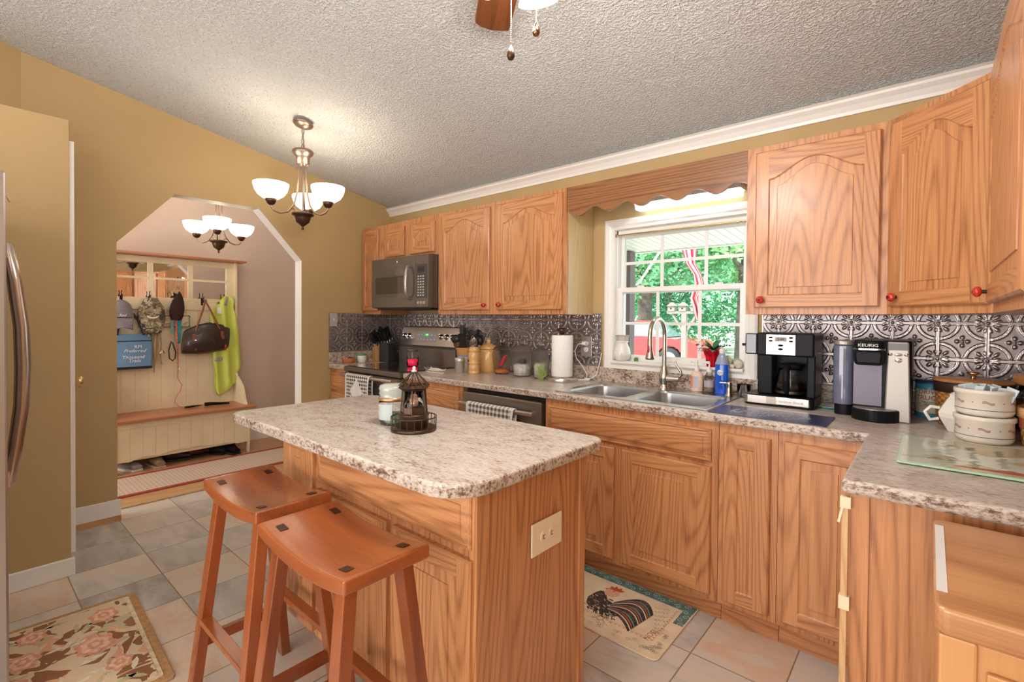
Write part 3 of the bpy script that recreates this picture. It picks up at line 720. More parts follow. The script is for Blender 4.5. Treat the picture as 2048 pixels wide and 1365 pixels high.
# oven door, handle, drawer
od = MB().box(.004, RW-.004, -.655, -.626, .22, .868).build('oven_door', SLATE, t, bevel=.004)
MB().box(.09, RW-.09, -.658, -.655, .34, .72).build('oven_window', GLASSB, od)
hh_ = MB().tube([(.03, -.700, .855), (.10, -.704, .855), (RW-.10, -.704, .855), (RW-.03, -.700, .855)], .014, 12)
for x in (.04, RW-.04): hh_.box(x-.012, x+.012, -.70, -.655, .843, .867)
hh_.build('oven_handle', SLATEL, od)
MB().box(.004, RW-.004, -.650, -.626, .05, .21).build('drawer_front', SLATE, t, bevel=.004)
towel('black and white gingham dish towel with a pale oval badge on the oven handle', RX+.30, -.703, .857, .33, .33, .22, gingham('gingham_badge', .0135, (0, -.115, .085, .105, .145)))
# microwave
t = thing('microwave', 'slate grey over-the-range microwave under the small oak cupboards', 'microwave', (RX+.001, 0, 1.392))
MW, MH = .752, .412
MB().box(0, MW, -.375, -.01, 0, MH).build('body', SLATE, t, bevel=.003)
dr = MB().box(.002, .596, -.402, -.376, .004, MH-.003).build('door', SLATE, t, bevel=.004)
MB().box(.012, .588, -.4045, -.402, .085, .320).build('door_glass', mat('smoked_glass', (.10, .085, .075), .08, coat=1), dr)
MB().box(.065, .46, -.4055, -.4045, .115, .255).build('door_window', mat('perforated_screen', (.045, .036, .028), .12, coat=1), dr)
bd = MB().lathe([(.017, 0), (.017, .003), (.0, .0035)], n=24).build('badge', STEEL, dr, loc=(.352, -.402, .372), rot=(PI/2, 0, 0), label='round silver maker badge')
text('badge_letters', 'GE', .016, BLACKM, dr, (.352, -.4062, .372), FRONT)
hp = [(.535, -.404, .325), (.535, -.430, .322), (.537, -.446, .27), (.539, -.450, .20), (.537, -.446, .13), (.535, -.430, .075), (.535, -.404, .072)]
MB().tube(hp, [.012, .013, .014, .015, .014, .013, .012], 12).build('handle', SLATEL, dr)
cpn = MB().box(.600, MW, -.402, -.376, .004, MH-.003).build('control_panel', SLATE, t, bevel=.004)
MB().box(.612, MW-.012, -.404, -.402, .075, .335).build('keypad_glass', GLASSB, cpn)
MB().box(.628, .708, -.405, -.404, .275, .315).build('display', mat('dark_display', (.02, .02, .025), .2), cpn)
kb = mat('key_print', (.5, .5, .48), .5)
for r_ in range(8):
    for c_k in range(3): MB().box(.628+c_k*.03, .646+c_k*.03, -.4048, -.404, .09+r_*.021, .101+r_*.021).build('key', kb, cpn)
for k in range(3): MB().box(.622+k*.036, .646+k*.036, -.4045, -.402, .030, .050).build('button', SLATEL, cpn)
MB().box(.03, MW-.03, -.36, -.05, -.012, 0).build('underside_vent', BLACKM, t)
# dishwasher
t = thing('dishwasher', 'stainless dishwasher between the oak base cupboards', 'dishwasher', (1.668, 0, 0))
MB().box(.003, .645, -.58, -.05, .1, .862).build('tub', BLACKM, t)
MB().box(.003, .645, -.55, -.53, 0, .1).build('toe_kick', BLACKM, t)
dd = MB().box(.006, .640, -.632, -.585, .11, .846).build('door', mat('dishwasher_steel', (.36, .33, .30), .3, .9), t, bevel=.004)
MB().box(.006, .640, -.630, -.59, .8455, .850).build('top_edge', CHROME, dd)
h_ = MB().tube([(.03, -.672, .785), (.32, -.678, .785), (.615, -.672, .785)], .014, 12)
for x in (.045, .60): h_.box(x-.013, x+.013, -.672, -.630, .773, .797)
h_.build('handle', SLATEL, dd)
towel('grey and white gingham towel hung over the dishwasher handle', 1.668+.30, -.676, .787, .38, .30, .25, gingham('gingham_grey', .015, (0, -1, .01, .01, .172), dark=(.10, .09, .08)))
# ---------------------------------------------------------------- window
t = thing('window_1', 'white double-hung window over the sink', 'window', (0, 0, 0)); t['kind'] = 'structure'
m_ = MB()
def casing(mb, x0, x1, z0, z1, w, y=-.001):
    prof_ = [(0, 0), (.004, .012), (.02, .014), (.03, .019), (w-.012, .022), (w, .016), (w, 0)]
    cor = [(x0, z0, 1, 1), (x1, z0, -1, 1), (x1, z1, -1, -1), (x0, z1, 1, -1)]
    for k in range(4):
        a = cor[k]; b = cor[(k+1) % 4]
        A = [(a[0]-a[2]*d, y-h, a[1]-a[3]*d) for d, h in prof_]; B = [(b[0]-b[2]*d, y-h, b[1]-b[3]*d) for d, h in prof_]
        for i in range(len(prof_)-1): mb.face([A[i], A[i+1], B[i+1], B[i]])
casing(m_, WX0, WX1, WZ0+.015, WZ1, .066, 0)
m_.build('window_casing', WHITEP, t)
m_ = MB().box(WX0+.001, WX1-.001, -.022, .030, WZ0, 1.056); m_.box(WX0-.004, WX1+.004, -.042, -.022, 1.040, 1.0565)
m_.build('window_sill', WHITEP, t, bevel=.003)
VIN = mat('white_vinyl', (.84, .84, .82), .35)
def sash(name, x0, x1, z0, z1, y, fr, mz, mxs):
    mb = MB()
    mb.box(x0, x0+fr, y, y+.03, z0, z1); mb.box(x1-fr, x1, y, y+.03, z0, z1); mb.box(x0+fr, x1-fr, y, y+.03, z0, z0+fr); mb.box(x0+fr, x1-fr, y, y+.03, z1-fr, z1)
    s = mb.build(name, VIN, t, bevel=.002)
    g_ = MB()
    for x in mxs: g_.box(x-.009, x+.009, y+.012, y+.020, z0+fr, z1-fr)
    g_.box(x0+fr, x1-fr, y+.0115, y+.0205, mz-.009, mz+.009); g_.build('muntins', VIN, s)
    MB().box(x0+fr, x1-fr, y+.0145, y+.0165, z0+fr, z1-fr).build('pane', mat('window_glass', (.97, 1, .99), 0, trans=1, ior=1.01), s)
    return s
mb = MB()
for a in ((WX0, WX0+.006, 1.056, WZ1), (WX1-.006, WX1, 1.056, WZ1), (WX0, WX1, WZ1-.03, WZ1), (WX0, WX1, 1.056, 1.062)): mb.box(a[0], a[1], .028, .14, a[2], a[3])
mb.build('window_frame', VIN, t)
sash('lower_sash', WX0+.006, WX1-.006, 1.062, 1.515, .032, .030, 1.29, (2.672, 2.925))
sash('upper_sash', WX0+.006, WX1-.006, 1.48, WZ1-.02, .068, .024, 1.672, (2.680, 2.945))
for x in (2.56, 3.03): MB().box(x-.02, x+.02, .034, .054, 1.515, 1.525).build('sash_lock', WPLAST, t)
t = thing('curtain_rod', 'thin brass curtain rod across the top of the window', 'curtain rod', (2.79, .0, 1.845))
MB().cyl((-.383, .012, .0), (.388, .012, 0), .005, n=10).build('rod', BRASS, t)
for s in (-1, 1): MB().lathe([(.010, 0), (.013, .004), (.013, .012), (.006, .014)], n=12).build('end_cap', BRASS, t, loc=(-.385 if s < 0 else .389, .012, 0), rot=(0, s*-PI/2*-1, 0))
# ---------------------------------------------------------------- outlets and switch
def outlet(label, loc, rz, w=.078, h=.125, m=TIN, mo=WPLAST, turn=False, plates=1):
    t = thing('wall_outlet', label, 'outlet', loc, rz)
    pw, ph = (h, w) if turn else (w, h)
    MB().box(-pw/2, pw/2, -.006, 0, -ph/2, ph/2).build('cover_plate', m, t, bevel=.003)
    for s in (-1, 1):
        dx, dz = (s*.020, 0) if turn else (0, s*.020)
        r = MB().lathe([(.0165, 0), (.0165, .003), (0, .003)], n=24, smooth=False).build('socket', mo, t, loc=(dx, -.006, dz), rot=(PI/2, 0, 0))
        q = MB()
        if turn: q.box(-.006, -.0035, -.005, .004, .0031, .0036); q.box(-.006+.0, .004, .0045, .006, .0031, .0036); q.box(-.006, .003, -.0065, -.005, .0031, .0036)
        else: q.box(-.0065, -.005, -.004, .005, .0031, .0036); q.box(.005, .0065, -.004, .005, .0031, .0036); q.lathe([(.0022, 0), (.0022, .0004)], c=(0, -.008, .0031), n=8)
        q.build('slots', BLACKM, r)
    return t
outlet('tin-covered wall outlet with a white plug, beside the window', (2.206, -.0075, 1.133), 0, .085, .135)
outlet('small tin-covered outlet beside the range control panel', (.215, -.0075, 1.10), 0)
outlet('ivory sideways duplex outlet on the island end panel', (3.0315, -1.55, .645), PI/2, .10, .155, IVORY, IVORY, True)
t = thing('light_switch', 'tin-covered switch plate on the left tin panel', 'switch', (.0085, -.592, 1.292), PI/2)
MB().box(-.035, .035, -.005, 0, -.058, .058).build('cover_plate', mat('grey_plate', (.45, .41, .38), .45), t, bevel=.002); MB().box(-.005, .005, -.012, -.005, -.008, .012).build('toggle', WPLAST, t)
t = thing('power_cord', 'white power cord plugged in beside the window', 'cord', (2.206, -.02, 1.155))
m_ = MB().box(-.014, .014, -.030, .004, -.012, .012); m_.build('plug', WPLAST, t, bevel=.004)
MB().tube([(0, -.03, 0), (-.03, -.045, -.006), (-.055, -.045, -.05), (-.045, -.04, -.10), (0, -.035, -.15), (.035, -.035, -.20), (.035, -.04, -.232), (-.03, -.05, -.237), (-.075, -.08, -.237), (-.02, -.09, -.237), (.05, -.05, -.236), (.10, -.025, -.20), (.118, -.018, -.12), (.12, .001, -.06)], .0032, 8).build('cable', WPLAST, t)
MB().box(.028, .062, -.055, -.035, -.239, -.222).build('inline_switch', WPLAST, t, bevel=.003)
# ---------------------------------------------------------------- island
t = thing('kitchen_island', 'oak kitchen island with speckled laminate top and drawer facing the stools', 'kitchen island', (1.885, -1.85, 0))
IW, ID = 1.145, .51
m_ = MB(); m_.box(.02, IW-.02, .02, ID, .10, .874); m_.build('carcass', OV, t)
MB().box(.03, IW-.03, .075, ID-.02, 0, .10).build('toe_kick', OH, t)
hs = [(.05, .20, .13, .84), (.33, 1.12, .72, .78), (.33, .75, .13, .66), (.80, 1.12, .13, .66)]
g = gridprism(sorted({0, IW-.02, *[h[0] for h in hs], *[h[1] for h in hs]}), sorted({.10, .874, *[h[2] for h in hs], *[h[3] for h in hs]}), lambda x, z: not any(a < x < b and c < z < e for a, b, c, e in hs), 0, .019)
g.v = [(x, y_, z) for x, z, y_ in g.v]; g.build('face_frame', OV, t)
add_door(t, .045, .115, .235, .735, 0, 0, sw=.05)
add_drawer(t, .312, .695, .818, .15, 0)
d1 = add_door(t, .312, .115, .445, .555, 0, 0)
d2 = add_door(t, .790, .115, .345, .555, -.0, 0, sw=.05)
m_ = MB().box(IW-.02, IW-.002, .0, ID+.005, 0, .874); m_.box(IW-.026, IW+.002, -.006, .045, 0, .874); m_.box(IW-.02, IW+.004, ID-.022, ID+.012, 0, .874)
m_.build('end_panel', OV, t, bevel=.002)
top = MB().prism(rrect(1.723, 3.109, -2.004, -1.318, [.05, .10, .06, .12], 8), .876, .9145)
top.v = [(x-1.885, y+1.85, z) for x, y, z in top.v]
top.build('worktop', LAM, t, bevel=.009, seg=3, label='speckled laminate worktop with rounded corners')
# ---------------------------------------------------------------- stools
def stool(label, cx, cy, rz=0, first=None):
    t = thing('saddle_stool', label, 'stool', (cx, cy, 0), rz, 'saddle stools at the island')
    if first:
        for ch in first.children:
            c = ch.copy(); sc.collection.objects.link(c); c.parent = t
            for g_ in ch.children:
                d = g_.copy(); sc.collection.objects.link(d); d.parent = c
        return t
    L, D, TK = .224, .118, .036
    top_ = lambda x: .722+.022*(x/L)**2*1.0
    mb = MB(); nx, ny = 24, 6; e = .010
    def ring(z_off, ins):
        return None
    vs = []; fs = []
    def P(i, j, k):
        x = -L+2*L*i/nx; y = -D+2*D*j/ny
        return (x, y, top_(x)-(0 if k else TK+.004*(1-(x/L)**2)))
    idx = lambda i, j, k: k*(nx+1)*(ny+1)+j*(nx+1)+i
    vs = [P(i, j, k) for k in (0, 1) for j in range(ny+1) for i in range(nx+1)]
    for k in (0, 1):
        for j in range(ny):
            for i in range(nx): fs.append((idx(i, j, k), idx(i+1, j, k), idx(i+1, j+1, k), idx(i, j+1, k)))
    for i in range(nx): fs.append((idx(i, 0, 0), idx(i+1, 0, 0), idx(i+1, 0, 1), idx(i, 0, 1))); fs.append((idx(i, ny, 0), idx(i+1, ny, 0), idx(i+1, ny, 1), idx(i, ny, 1)))
    for j in range(ny): fs.append((idx(0, j, 0), idx(0, j+1, 0), idx(0, j+1, 1), idx(0, j, 1))); fs.append((idx(nx, j, 0), idx(nx, j+1, 0), idx(nx, j+1, 1), idx(nx, j, 1)))
    mb.add(vs, fs, 0, False)
    seat = mb.build('seat', STOOL, t, bevel=.006, seg=3)
    for p in seat.data.polygons: p.use_smooth = abs(p.normal.z) > .5
    for sx in (-1, 1):
        for sy in (-1, 1):
            x = sx*.165; q = MB()
            z = top_(x); dz = .022*2*x/L**2
            q.add([(x+a*.016, sy*.078+b*.011, z+dz*a*.016+.0012) for a, b in ((-1, -1), (1, -1), (1, 1), (-1, 1))], [(0, 1, 2, 3)])
            q.build('tenon_plug', PLUG, seat, solid=.001, label='dark square end-grain plug')
            MB().beam((sx*.165, sy*.078, .695), (sx*.205, sy*.155, 0), .042, .034, w1=.042, d1=.034, upv=(0, 1, 0)).build('leg', STOOLV, t, bevel=.003)
    lx = lambda z: .165+.04*(1-z/.695); ly = lambda z: .078+.077*(1-z/.695)
    for sy in (-1, 1):
        z = .27; MB().beam((-lx(z)+.01, sy*ly(z), z), (lx(z)-.01, sy*ly(z), z), .036, .020, upv=(0, 0, 1)).build('stretcher', STOOL, t, bevel=.002)
    for sx in (-1, 1):
        z = .19; MB().beam((sx*lx(z), -ly(z)+.01, z), (sx*lx(z), ly(z)-.01, z), .022, .036, upv=(0, 0, 1)).build('stretcher', STOOLV, t, bevel=.002)
    return t
s1 = stool('saddle-seat wooden bar stool on the left, farther one, with glossy worn seat', 2.235, -2.065)
stool('saddle-seat wooden bar stool on the right, in front, beside the island corner', 2.757, -2.088, .0, s1)
# ---------------------------------------------------------------- cart at the right
t = thing('butcher_block_cart', 'wooden butcher-block cart standing against the peninsula end panel', 'cart', (3.936, -1.757, 0))
MB().prism(rrect(0, .445, 0, .448, .018, 4), .828, .870).build('block_top', BLOCK, t, bevel=.006, seg=3)
MB().box(.008, .438, .012, .44, .02, .828).build('cabinet_body', BLOCKV, t, bevel=.006)
MB().box(.006, .050, .004, .05, 0, .828).build('corner_post', BLOCKV, t, bevel=.004)
MB().box(.060, .43, .002, .012, .10, .79).build('front_panel', BLOCKV, t, bevel=.003)
MB().box(.003, .017, .06, .40, .8703, .8712).build('edge_tape', mat('faded_white_tape', (.78, .76, .76), .7), t, label='strip of white tape along the left edge')
# ---------------------------------------------------------------- refrigerator
t = thing('refrigerator', 'stainless refrigerator seen edge-on at the left picture edge', 'refrigerator', (.86, -2.694, 0))
FST = mat('fridge_steel', (.42, .38, .35), .3, .9)
MB().box(0, .90, -.66, 0, .02, 1.76).build('body', SLATE, t, bevel=.006)
dl = MB().box(.002, .446, .002, .052, .05, 1.755).build('door', FST, t, bevel=.006)
drr = MB().box(.452, .898, .002, .052, .05, 1.755).build('door', FST, t, bevel=.006)
hp = [(.475, .045, 1.575), (.475, .075, 1.568), (.475, .095, 1.44), (.475, .112, 1.27), (.475, .116, 1.12), (.475, .112, .97), (.475, .096, .82), (.475, .078, .69), (.475, .05, .672)]
h1 = MB().tube(hp, [.014, .018, .020, .021, .022, .021, .020, .018, .014], 14); h1.box(.457, .493, .050, .075, 1.52, 1.575); h1.box(.457, .493, .050, .078, .672, .73)
h1.build('handle', mat('handle_steel', (.50, .42, .37), .25, 1), drr)
h2 = MB().merge(h1); h2.v = [(x-.052, y, z) for x, y, z in h2.v]; h2.build('handle', bpy.data.materials['handle_steel'], dl)
t = thing('magnetic_clip', 'small white clip on the refrigerator door', 'clip', (1.42, -2.641, 1.745))
MB().box(-.02, .02, 0, .006, -.03, .03).build('clip_body', WPLAST, t); MB().obox((0, .012, .005), (.018, .002, .035), Matrix.Rotation(.4, 3, 'X')).build('clip_lever', CHROME, t)
# ---------------------------------------------------------------- rugs and mats
def rugmat(name, stops, scale, dist=1.0, bump=.5):
    m, n, l, b = newmat(name)
    tc = n.new('ShaderNodeTexCoord')
    t0 = n.new('ShaderNodeTexNoise'); t0.inputs['Scale'].default_value = scale*.8; t0.inputs['Detail'].default_value = 2; t0.inputs['Distortion'].default_value = dist
    l.new(tc.outputs['Object'], t0.inputs['Vector'])
    v = n.new('ShaderNodeTexVoronoi'); v.inputs['Scale'].default_value = scale
    va = n.new('ShaderNodeVectorMath'); va.operation = 'MULTIPLY_ADD'; l.new(t0.outputs['Color'], va.inputs[0]); va.inputs[1].default_value = (.08, .08, .08); l.new(tc.outputs['Object'], va.inputs[2]); l.new(va.outputs[0], v.inputs['Vector'])
    sp = n.new('ShaderNodeSeparateColor'); l.new(v.outputs['Color'], sp.inputs[0])
    f = math_(n, l, 'ADD', math_(n, l, 'MULTIPLY', t0.outputs[0], .7), math_(n, l, 'MULTIPLY', sp.outputs[0], .35))
    r = ramp(n, stops); r.color_ramp.interpolation = 'CONSTANT'; l.new(f, r.inputs[0]); l.new(r.outputs[0], b.inputs['Base Color']); b.inputs['Roughness'].default_value = .95
    w = n.new('ShaderNodeTexNoise'); w.inputs['Scale'].default_value = 220; l.new(tc.outputs['Object'], w.inputs['Vector'])
    bp = n.new('ShaderNodeBump'); bp.inputs['Strength'].default_value = bump; bp.inputs['Distance'].default_value = .004; l.new(w.outputs[0], bp.inputs['Height']); l.new(bp.outputs[0], b.inputs['Normal'])
    return m
PILE = lambda name, c: mat(name, c, .95, noise=.18, nscale=60, bump=.7, bscale=260)
t = thing('floral_rug', 'brown and cream floral hooked rug on the tiles before the refrigerator', 'rug', (1.085, -2.625, 0), -.045)
RWX, RWY = .775, .43
MB().prism(rrect(0, RWX, -.2, RWY, .015), .001, .010).build('border', PILE('tan_rug_border', (.48, .27, .12)), t, bevel=.003)
MB().prism(rrect(.03, RWX-.03, -.2, RWY-.03, .01), .010, .0125).build('inner_border', PILE('cream_rug_band', (.72, .60, .40)), t)
MB().prism(rrect(.045, RWX-.045, -.2, RWY-.045, .01), .0125, .014).build('field', rugmat('floral_field', [(.0, (.70, .54, .36)), (.44, (.28, .12, .05)), (.53, (.70, .58, .40)), (.60, (.72, .38, .24)), (.66, (.52, .46, .28)), (.74, (.30, .14, .06))], 9), t)
FL = MB(); rg = random.Random(5)
def petals(mb, cx, cy, r, m0, z=.0145, k=6, a0=0):
    for j, (rr, mm) in enumerate(((1, m0), (.72, m0+1), (.42, m0), (.2, m0+1))):
        pts = [(cx+r*rr*(1+.12*math.cos(k*a+j))*math.cos(a+a0), cy+.8*r*rr*(1+.12*math.cos(k*a+j))*math.sin(a+a0), z+.0006*j) for a in [2*PI*i/30 for i in range(30)]]
        mb.face(pts, mm)
for cx, cy, r in ((.14, .30, .06), (.36, .25, .075), (.30, .05, .06), (.55, .30, .05), (.62, .12, .07), (.13, .08, .055), (.45, .02, .05)): petals(FL, cx, cy, r, 0 if cx > .2 else 0, a0=cx*9)
for _ in range(34):
    cx, cy, a = rg.uniform(.08, RWX-.09), rg.uniform(-.1, RWY-.08), rg.uniform(0, 6.28); L_ = rg.uniform(.03, .05)
    FL.face([(cx+L_*math.cos(a)*u-.3*L_*math.sin(a)*v, cy+L_*math.sin(a)*u+.3*L_*math.cos(a)*v, .0143) for u, v in ((-1, 0), (-.4, .8), (.4, .8), (1, 0), (.4, -.8), (-.4, -.8))], 2 if rg.random() < .6 else 3)
FL.build('woven_flowers', [PILE('rose_pile', (.70, .34, .22)), PILE('pale_rose_pile', (.80, .52, .36)), PILE('sage_pile', (.50, .46, .27)), PILE('cream_pile', (.74, .66, .50))], t)
# rooster mat
t = thing('kitchen_mat', 'cream kitchen mat printed with a rooster, in front of the sink cupboards', 'mat', (2.50, -1.005, 0))
KX, KY = .655, .447
MB().prism(rrect(0, KX, 0, KY, [.006, .006, .02, .03]), .001, .009).build('pad', mat('cream_mat', (.74, .60, .42), .8, noise=.08, nscale=14), t, bevel=.002)
TEAL = mat('teal_print', (.10, .20, .19), .8, noise=.35, nscale=30)
b_ = MB(); b_.box(.004, KX-.004, KY-.062, KY-.006, .009, .0094); b_.box(KX-.048, KX-.006, .27, KY-.062, .009, .0094); b_.build('teal_border_print', TEAL, t)
P_ = MB()
PC = [mat('ink_cream', (.66, .60, .48), .8), mat('ink_red', (.50, .08, .03), .8), mat('ink_dark', (.05, .035, .03), .8, noise=.5, nscale=80), mat('ink_rust', (.50, .20, .10), .8), mat('ink_grey', (.30, .25, .20), .8), mat('ink_white_feather', (.72, .64, .52), .8), mat('ink_teal', (.12, .26, .25), .8), mat('ink_pink', (.70, .36, .25), .8)]
def scroll(mb, cx, cy, r, s, m, z=.0098, w=.0022):
    pts = [(cx+s*r*(1-i/16)*math.cos(i*.55), cy+r*(1-i/16)*math.sin(i*.55)) for i in range(15)]
    for (a, b), (c, d) in zip(pts[:-1], pts[1:]):
        L_ = math.hypot(c-a, d-b) or 1; nx, ny = -(d-b)/L_*w/2, (c-a)/L_*w/2
        mb.face([(a+nx, b+ny, z), (c+nx, d+ny, z), (c-nx, d-ny, z), (a-nx, b-ny, z)], m)
for i in range(17): scroll(P_, .02+i*.037, KY-.034+.010*(-1)**i, .017, (-1)**i, 0)
for i in range(4): scroll(P_, KX-.028+.008*(-1)**i, .275+i*.034, .016, (-1)**i, 0)
for i in range(26):
    cx = .02+.60*rg.random(); cy = .03+.035*rg.random(); scroll(P_, cx, cy, .012, rg.choice((-1, 1)), 4, w=.0016)
for i in range(14):
    scroll(P_, KX-.04+.02*rg.random(), .04+.13*rg.random(), .010, rg.choice((-1, 1)), 4, w=.0014)
def stroke(mb, pts, w, m, z=.0098):
    for (a, b), (c, d) in zip(pts[:-1], pts[1:]):
        L_ = math.hypot(c-a, d-b) or 1; nx, ny = -(d-b)/L_*w/2, (c-a)/L_*w/2
        mb.face([(a+nx, b+ny, z), (c+nx, d+ny, z), (c-nx, d-ny, z), (a-nx, b-ny, z)], m)
for i in range(0, 58, 2): stroke(P_, [(.01+i*.0098, .098), (.018+i*.0098, .098)], .004, 3)
for i in range(0, 28, 2): stroke(P_, [(KX-.068, .10+i*.0098), (KX-.068, .108+i*.0098)], .004, 3)
stroke(P_, [(.01, .106), (KX-.062, .106)], .0012, 3); stroke(P_, [(KX-.062, .10), (KX-.062, KY-.065)], .0012, 3)
# rooster print: plump dark-feathered body, red comb, arching tail
def blob(pts, m, z): P_.face([(x, y, z) for x, y in pts], m)
blob([(.235, .25), (.228, .20), (.245, .155), (.285, .125), (.34, .115), (.39, .135), (.42, .17), (.40, .205), (.35, .225), (.31, .235), (.285, .27), (.262, .29), (.245, .28)], 2, .0096)
blob([(.262, .285), (.285, .262), (.318, .27), (.335, .30), (.325, .328), (.30, .338), (.275, .325)], 7, .0097)
blob([(.262, .318), (.285, .322), (.288, .345), (.272, .338)], 3, .0099)
blob([(.272, .330), (.268, .352), (.284, .346), (.290, .366), (.303, .350), (.318, .364), (.324, .346), (.340, .350), (.330, .332), (.300, .322)], 1, .0100)
blob([(.268, .322), (.252, .314), (.268, .308)], 1, .0100); blob([(.296, .316), (.302, .318), (.303, .312), (.297, .311)], 2, .0102)
for k in range(150):
    x = rg.uniform(.235, .40); y = rg.uniform(.13, .27)-(x-.24)*.25; a = rg.uniform(-.9, .2)
    stroke(P_, [(x, y), (x+.016*math.cos(a), y+.016*math.sin(a))], .0035, rg.choice((2, 2, 5, 4)), .0098+.000004*k)
for k in range(26):
    q0 = k/25; mm = (2, 2, 2, 6, 2, 1, 2, 5)[k % 8]; top_ = .085*(1-q0)+.005
    pts = [(.345+.175*q-.03*q0*q, .235-.07*q0+top_*math.sin(q*2.7)*1.2-.06*q*q*(.3+q0)) for q in [i_/10 for i_ in range(11)]]
    stroke(P_, pts, .0055, mm, .0105+.00003*k)
for k in range(16):
    x = .26+k*.010; stroke(P_, [(x, .135-.004*(k % 3)), (x+.012, .108+.006*(k % 4))], .005, 2 if k % 3 else 5, .0104)
for x in (.345, .375): stroke(P_, [(x, .12), (x-.006, .085), (x-.022, .074)], .003, 3, .0106); stroke(P_, [(x-.006, .085), (x+.012, .074)], .003, 3, .0106)
for i_ in range(7):
    y0_ = .32-.028*i_; x0_ = .50+.012*i_; pts = [(x0_+.004*q+.003*math.sin(q*2.2), y0_+.010*math.sin(q*1.7)+.002*q) for q in range(int(16-i_))]; stroke(P_, pts, .0013, 4)
P_.build('rooster_print', PC, t)
text('mat_lettering', 'NOEL', .035, PC[3], t, (KX-.085, .135, .0100), (0, 0, PI/2-.1), .0001)
# hall runner
t = thing('runner_rug', 'long beige runner rug with dark red borders in the hall', 'rug', (-.99, -3.4, .004))
def runner():
    m, n, l, b = newmat('ribbed_beige'); tc = n.new('ShaderNodeTexCoord'); sp = n.new('ShaderNodeSeparateXYZ'); l.new(tc.outputs['Object'], sp.inputs[0])
    f = math_(n, l, 'MULTIPLY_ADD', math_(n, l, 'SINE', math_(n, l, 'MULTIPLY', sp.outputs[1], 2*PI/.028)), .5, .5); f = math_(n, l, 'POWER', f, 3)
    f2 = math_(n, l, 'MULTIPLY', f, math_(n, l, 'LESS_THAN', math_(n, l, 'FRACT', math_(n, l, 'DIVIDE', sp.outputs[0], .03)), .6))
    r = ramp(n, [(0, (.62, .49, .38)), (1, (.42, .30, .22))]); l.new(f2, r.inputs[0]); l.new(r.outputs[0], b.inputs['Base Color']); b.inputs['Roughness'].default_value = .95; return m
MB().box(.045, .515, .02, 3.30, 0, .006).build('centre', runner(), t)
m_ = MB(); m_.box(0, .045, 0, 3.32, 0, .007); m_.box(.515, .56, 0, 3.32, 0, .007); m_.box(.045, .515, 3.30, 3.32, 0, .007)
m_.build('border', PILE('dark_red_border', (.36, .06, .04)), t)
# ---------------------------------------------------------------- chandeliers
def bowl_shade_mb():
    return MB().lathe([(.020, 0), (.048, .008), (.076, .028), (.093, .055), (.102, .085), (.103, .10), (.099, .10), (.092, .085), (.083, .057), (.068, .033), (.042, .014), (0, .010)], n=32, caps=False)
def chandelier(label, loc, cz, tilt, a0):
    t = thing('chandelier', label, 'chandelier', loc)         # origin at the bottom finial
    H_ = cz-loc[2]
    MB().lathe([(0, 0), (.008, .004), (.009, .012), (.004, .018), (.012, .028), (.040, .050), (.048, .075), (.050, .088), (.066, .094), (.068, .104), (.058, .108), (0, .110)]).build('bottom_bowl', BRONZE, t)
    MB().lathe([(0, .425), (.040, .425), (.042, .47), (.046, .475), (.062, .492), (.066, .505), (.060, .515), (.03, .520), (0, .522)]).build('top_cup', BRONZEL, t)
    for k in range(3):
        a = a0+k*2*PI/3; c_, s_ = math.cos(a), math.sin(a)
        pr_ = [(.024, .43), (.026, .34), (.034, .24), (.056, .155), (.092, .105), (.138, .090), (.174, .100), (.190, .118), (.192, .137)]
        pts = []
        for i in range(len(pr_)-1):
            for q in range(4):
                f = q/4; pts.append((pr_[i][0]*(1-f)+pr_[i+1][0]*f, pr_[i][1]*(1-f)+pr_[i+1][1]*f))
        pts.append(pr_[-1])
        P = [(r*c_, r*s_, z) for r, z in pts]
        arm = MB().tube(P, .0058, 8); arm.tube([(.074*c_, .074*s_, .126), (.060*c_, .060*s_, .132), (.045*c_, .045*s_, .125), (.042*c_, .042*s_, .105)], .0045, 8)
        am = arm.build('arm', BRONZEL, t)
        MB().lathe([(.008, .130), (.020, .137), (.028, .150), (.034, .167), (.030, .171), (0, .173)], c=(.193*c_, .193*s_, 0)).build('shade_holder', BRONZE, am)
        sh = MB().merge(bowl_shade_mb()); sh.v = [(x+.193*c_, y+.193*s_, z*1.0+.165) for x, y, z in sh.v]
        sh.build('glass_shade', SHADE, t)
        MB().ell((.193*c_, .193*s_, .210), (.022, .022, .030)).build('bulb', mat('lit_bulb', (1, 1, 1), .3, emit=(1, .86, .62), es=6), t)
        L = light('POINT', 'chandelier_bulb_light', (.193*c_, .193*s_, .295), 1.9, (1, .90, .76), size=.045); L.parent = t
    MB().cyl((0, 0, .10), (0, 0, .44), .004).build('centre_rod', BRONZEL, t)
    ring = [(.020*math.cos(q), 0, .535+.020*math.sin(q)) for q in [2*PI*i/16 for i in range(16)]]
    m_ = MB().tube(ring, .003, 6, closed=True)
    z = .555; k = 0
    while z < H_-.03:
        R_ = [(.009*math.cos(q)*(1 if k % 2 else 0), .009*math.cos(q)*(0 if k % 2 else 1), z+.018+.02*math.sin(q)) for q in [2*PI*i/12 for i in range(12)]]
        m_.tube(R_, .0022, 6, closed=True); z += .033; k += 1
    m_.tube([(.004, .003, .50), (.006, -.002, (.5+H_)/2), (0, 0, H_-.01)], .0025, 6)
    m_.build('chain', BRONZEL, t)
    cn = MB().lathe([(0, -.028), (.02, -.027), (.050, -.014), (.062, -.004), (.064, .004), (0, .004)])
    cn.build('ceiling_canopy', BRONZEL, t, loc=(0, 0, H_), rot=(tilt, 0, 0))
    return t
chandelier('bronze three-light chandelier with alabaster bowls hanging from the sloped kitchen ceiling', (.83, -1.26, 1.878), ceil_z(-1.26)-.002, -math.atan(.187), math.radians(144))
